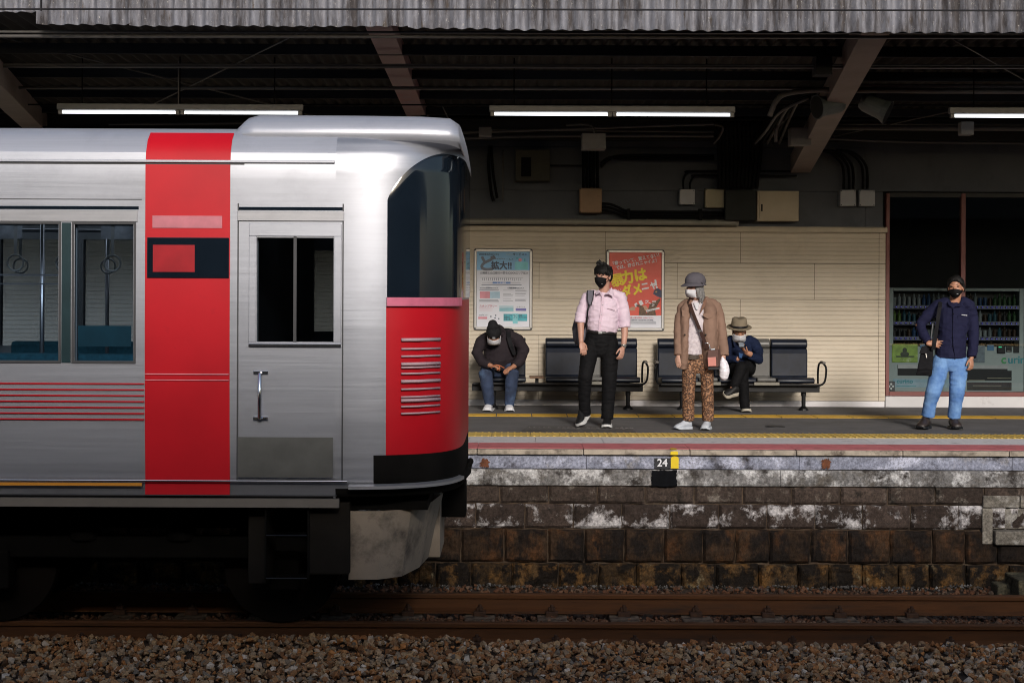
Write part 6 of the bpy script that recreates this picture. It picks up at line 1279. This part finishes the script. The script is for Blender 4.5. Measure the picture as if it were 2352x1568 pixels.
m = MB(); m.rings([[P(345, 745, .07), P(382, 745, .07), P(382, 745, .09), P(345, 745, .09)], [P(348, 800, -.03), P(385, 800, -.03), P(385, 800, -.01), P(348, 800, -.01)], [P(368, 870, -.05), P(402, 865, -.05), P(402, 865, -.03), P(368, 870, -.03)], [P(400, 940, -.02), P(425, 930, -.02), P(425, 930, .0), P(400, 940, .0)]][::-1]); m.build('shoulder_strap', m_bbk, b4, bevel=.004)
ho = thing('small_pouch', 'small orange and black pouch on the lap of the bowed man', 'pouch', tuple(P(265, 1035, -.2))); m = MB(); m.tube([P(225, 1040, -.20), P(255, 1015, -.24), P(295, 1020, -.24), P(330, 1040, -.20)], .006, 8, smooth=5); m.tube([P(285, 1020, -.24), P(292, 1035, -.25), P(275, 1055, -.25)], .006, 8, smooth=3); m.build('cord', M('orange_cord', (.4, .12, .05), .6), ho, smooth=True); m = MB(); m.ball(P(262, 1045, -.2), (.04, .025, .022), 14, 9); m.build('pouch_body', m_blk, ho, smooth=True)

# ---------------- man in jeans at the right
Z5 = lambda x, y, dy=0: (2069.8 + x * .2521, 602.1 + y * .2521, dy)
f5 = Fig('man in a navy shirt and blue jeans, hand on hip, at the shop window', 2160, 977, 16.04); P = lambda *a: f5.P(*Z5(*a))
m = MB(); hc = P(498, 232, .0); F = frame(24, 3); head(m, hc, F, .98); m.limb([P(500, 290, .03), P(492, 340, .04), P(488, 390, .05)], [(.057, .06), (.058, .058), (.08, .06)], 16); m.limb([P(485, 400, .06), P(475, 600, .05), P(455, 850, .05), P(450, 900, .05)], [(.12, .07), (.13, .09), (.13, .09), (.13, .09)], 20)
m.limb([P(345, 395, .06), P(240, 490, .08), P(165, 575, .08), P(205, 680, .0), P(262, 745, -.08)], [(.05,) * 2, (.048,) * 2, (.043,) * 2, (.036,) * 2, (.027,) * 2], 12); m.limb([P(622, 395, .06), P(650, 520, .06), P(660, 640, .04), P(655, 760, .0), P(640, 868, -.04)], [(.05,) * 2, (.048,) * 2, (.042,) * 2, (.036,) * 2, (.027,) * 2], 12)
hand(m, P(258, 742, -.09), Vector((.93, -.12, -.05)), (0, .9, -.15), .95, 20, 1, spread=1.15, curls=[8, 22, 26, 30]); hand(m, P(640, 872, -.045), P(642, 965, -.08) - P(640, 872, -.045), (-.6, .7, 0), 1.0, 30, -1)
for pts in ([(370, 900, .05), (300, 1180, .0), (245, 1400, .04)], [(520, 900, .05), (508, 1180, .0), (480, 1400, .04)]): m.limb([P(*p) for p in pts], [(.06,) * 2, (.042,) * 2, (.034,) * 2], 14)
r5 = finish(f5, m, m_skinT); eyes(r5, hc, F, .98); mask(r5, hc, F, .98, m_mblk, -.018, -.118, .072, .006, logo=(-.03, 0))
h = MB(); h.ball(hc + F @ Vector((0, -.028, .046)), (.088, .10, .078), 20, 14, F); h.ball(hc + F @ Vector((0, -.06, -.005)), (.078, .055, .07), 16, 10, F); h.ball(hc + F @ Vector((0, .022, .083)), (.075, .062, .040), 14, 9, F)
sp = []
for i in range(15):
    a = -.078 + .156 * i / 14; part = abs(a + .005); yy = max(.03, .1 * (1 - (a / .098) ** 2) ** .5); s_ = 1 if a > -.015 else -1; sp.append(((-.015 + s_ * .004 + a * .15, .05, .125), (a * .75 - .004, yy * .82, .098), (a * 1.06 + s_ * .008, yy * .84, .074 - .62 * part + U(-.006, .006)), .0125))
for k in (-1, 1): sp += [((.07 * k, .015, .07), (.086 * k, .01, .03), (.084 * k, .008, -.005), .015), ((.07 * k, -.03, .05), (.09 * k, -.03, 0), (.084 * k, -.035, -.05), .018)]
for i in range(34):
    a = random.uniform(0, 6.28); b2 = random.uniform(.2, 1.15); v = Vector((math.cos(a) * math.sin(b2) * .088, math.sin(a) * math.sin(b2) * .098 - .024, .046 + math.cos(b2) * .08)); sp.append((v * .9, v, v + Vector((random.uniform(-.022, .022), random.uniform(-.022, .01), .002)), .010))
tufts(h, hc, F, .98, sp); hair(r5, hc, F, 1, m_hair, h)
m_navy = cloth('navy_shirt', (.011, .012, .036), .12, 6)
drape(r5, f5, [[Z5(490, 372, .06), Z5(488, 395, .055), Z5(482, 440, .04), Z5(474, 560, .03), Z5(462, 680, .03), Z5(450, 790, .03), Z5(450, 868, .03)], [Z5(400, 372, .05), Z5(345, 395, .06), Z5(245, 485, .08), Z5(175, 570, .08), Z5(205, 665, .01), Z5(250, 728, -.06)], [Z5(570, 368, .05), Z5(620, 392, .06), Z5(645, 510, .06), Z5(658, 640, .04), Z5(655, 750, .0), Z5(645, 862, -.04)]],
    [[(.065, .06), (.10, .08), (.165, .11), (.165, .13), (.155, .135), (.160, .135), (.163, .138)], [(.06, .065), (.068, .068), (.064, .062), (.058, .056), (.052, .05), (.042, .042)], [(.06, .065), (.068, .068), (.064, .062), (.058, .056), (.052, .052), (.050, .05)]], 'shirt', m_navy, .008, .006, fs=9, fstretch=(1, 1, 2.0))
collar(r5, [P(440, 345, -.03), P(420, 365, -.04), P(440, 395, -.08), P(485, 408, -.10), P(462, 380, -.08)], m_navy); collar(r5, [P(560, 330, -.03), P(530, 375, -.06), P(488, 408, -.10), P(545, 400, -.09), P(580, 360, -.04)], m_navy)
m = MB(); [m.ball(P(a, b_, c_), .005, 8, 6) for a, b_, c_ in ((478, 470, -.10), (475, 545, -.11), (472, 612, -.115), (468, 685, -.118), (470, 760, -.12))]; m.build('button', m_mblk, r5)
m = MB(); m.rings([[P(470, 410, -.085), P(474, 410, -.09), P(478, 410, -.08)], [P(464, 640, -.11), P(468, 640, -.118), P(474, 640, -.10)], [P(470, 760, -.112), P(474, 760, -.122), P(480, 760, -.10)], [P(490, 880, -.10), P(494, 880, -.118), P(500, 880, -.09)]][::-1]); m.build('placket', m_navy, r5)
flap([(515, 488), (602, 492), (600, 575), (590, 585), (520, 575)], -.095, 'pocket', m_navy, r5, P); m = MB(); [m.obox(P(555 + i * 7, 479 + i * .8, -.104), (.0048, 0, 0), (0, .001, 0), (0, 0, .005 - .001 * (i % 3))) for i in range(7)]; m.build('chest_logo', m_mwht, r5)
mj, nt, b_ = _mat('blue_jeans'); co = _coord(nt); c_ = _ramp(nt, _noise(nt, co, 5, 6, .65), [(.35, (.05, .14, .38)), (.65, (.16, .30, .55))]); nt.links.new(c_, b_.inputs['Base Color']); b_.inputs['Roughness'].default_value = .85; _bump(nt, b_, _noise(nt, co, 260, 3), .3, .004)
drape(r5, f5, [[Z5(450, 850, .04), Z5(447, 915, .04), Z5(445, 960, .04), Z5(445, 990, .04)], [Z5(365, 900, .04), Z5(335, 1030, .01), Z5(290, 1190, -.03), Z5(268, 1270, .01), Z5(244, 1402, .04)], [Z5(525, 900, .04), Z5(520, 1030, .02), Z5(508, 1190, -.02), Z5(497, 1280, .01), Z5(481, 1415, .04)]],
    [[(.155, .125), (.165, .125), (.12, .11), (.06, .09)], [(.095, .11), (.090, .10), (.078, .082), (.070, .074), (.068, .074)], [(.095, .11), (.092, .10), (.078, .082), (.070, .074), (.068, .074)]], 'jeans', mj, .005, .006, fs=10, fstretch=(.9, .9, 1.8))
m_shbr = M('brown_shoe', (.028, .020, .018), .45, var=.2, vs=20); a = P(235, 1440, .08); b2 = P(172, 1490, -.13); a.z = b2.z = g0; shoe(r5, a, b2, .056, .115, m_shbr, m_blk); a = P(465, 1450, .08); b2 = P(520, 1490, -.14); a.z = b2.z = g0; shoe(r5, a, b2, .056, .115, m_shbr, m_blk)
b5 = thing('messenger_bag', 'black messenger bag hanging at the hip of the man in jeans', 'bag', tuple(P(215, 1030, -.05))); m = MB(); m.rings([[P(*q) for q in r_] for r_ in ([(135, 1025, -.02), (275, 1035, -.06), (280, 1035, .06), (150, 1025, .08)], [(150, 960, -.05), (282, 975, -.09), (285, 975, .08), (165, 960, .1)], [(172, 860, -.04), (288, 860, -.08), (288, 860, .07), (185, 860, .08)], [(190, 770, -.02), (288, 765, -.04), (288, 765, .03), (200, 770, .04)])]); o = fuse(m, 'bag_body', m_bbk, b5, .007, 3, .005)
flap([(165, 830), (190, 765), (240, 762), (235, 830)], -.075, 'bag_flap', m_bbk, b5, P); m = MB(); m.rings([[P(a - 18, b_, c_), P(a + 18, b_, c_), P(a + 18, b_, c_ + .01), P(a - 18, b_, c_ + .01)] for a, b_, c_ in ((360, 360, .0), (352, 410, -.085), (335, 520, -.11), (318, 640, -.115), (303, 740, -.125), (292, 800, -.10))][::-1]); m.build('strap', m_bbk, b5); m = MB(); m.tube([P(290, 560, -.02), P(275, 680, -.03), P(265, 770, -.04)], .008, 8); m.tube([P(225, 830, -.085), P(232, 870, -.09)], .004, 6); m.build('zip_pull', m_alu, b5)

for o in list(bpy.data.objects):
    if '_o' in o: del o['_o']
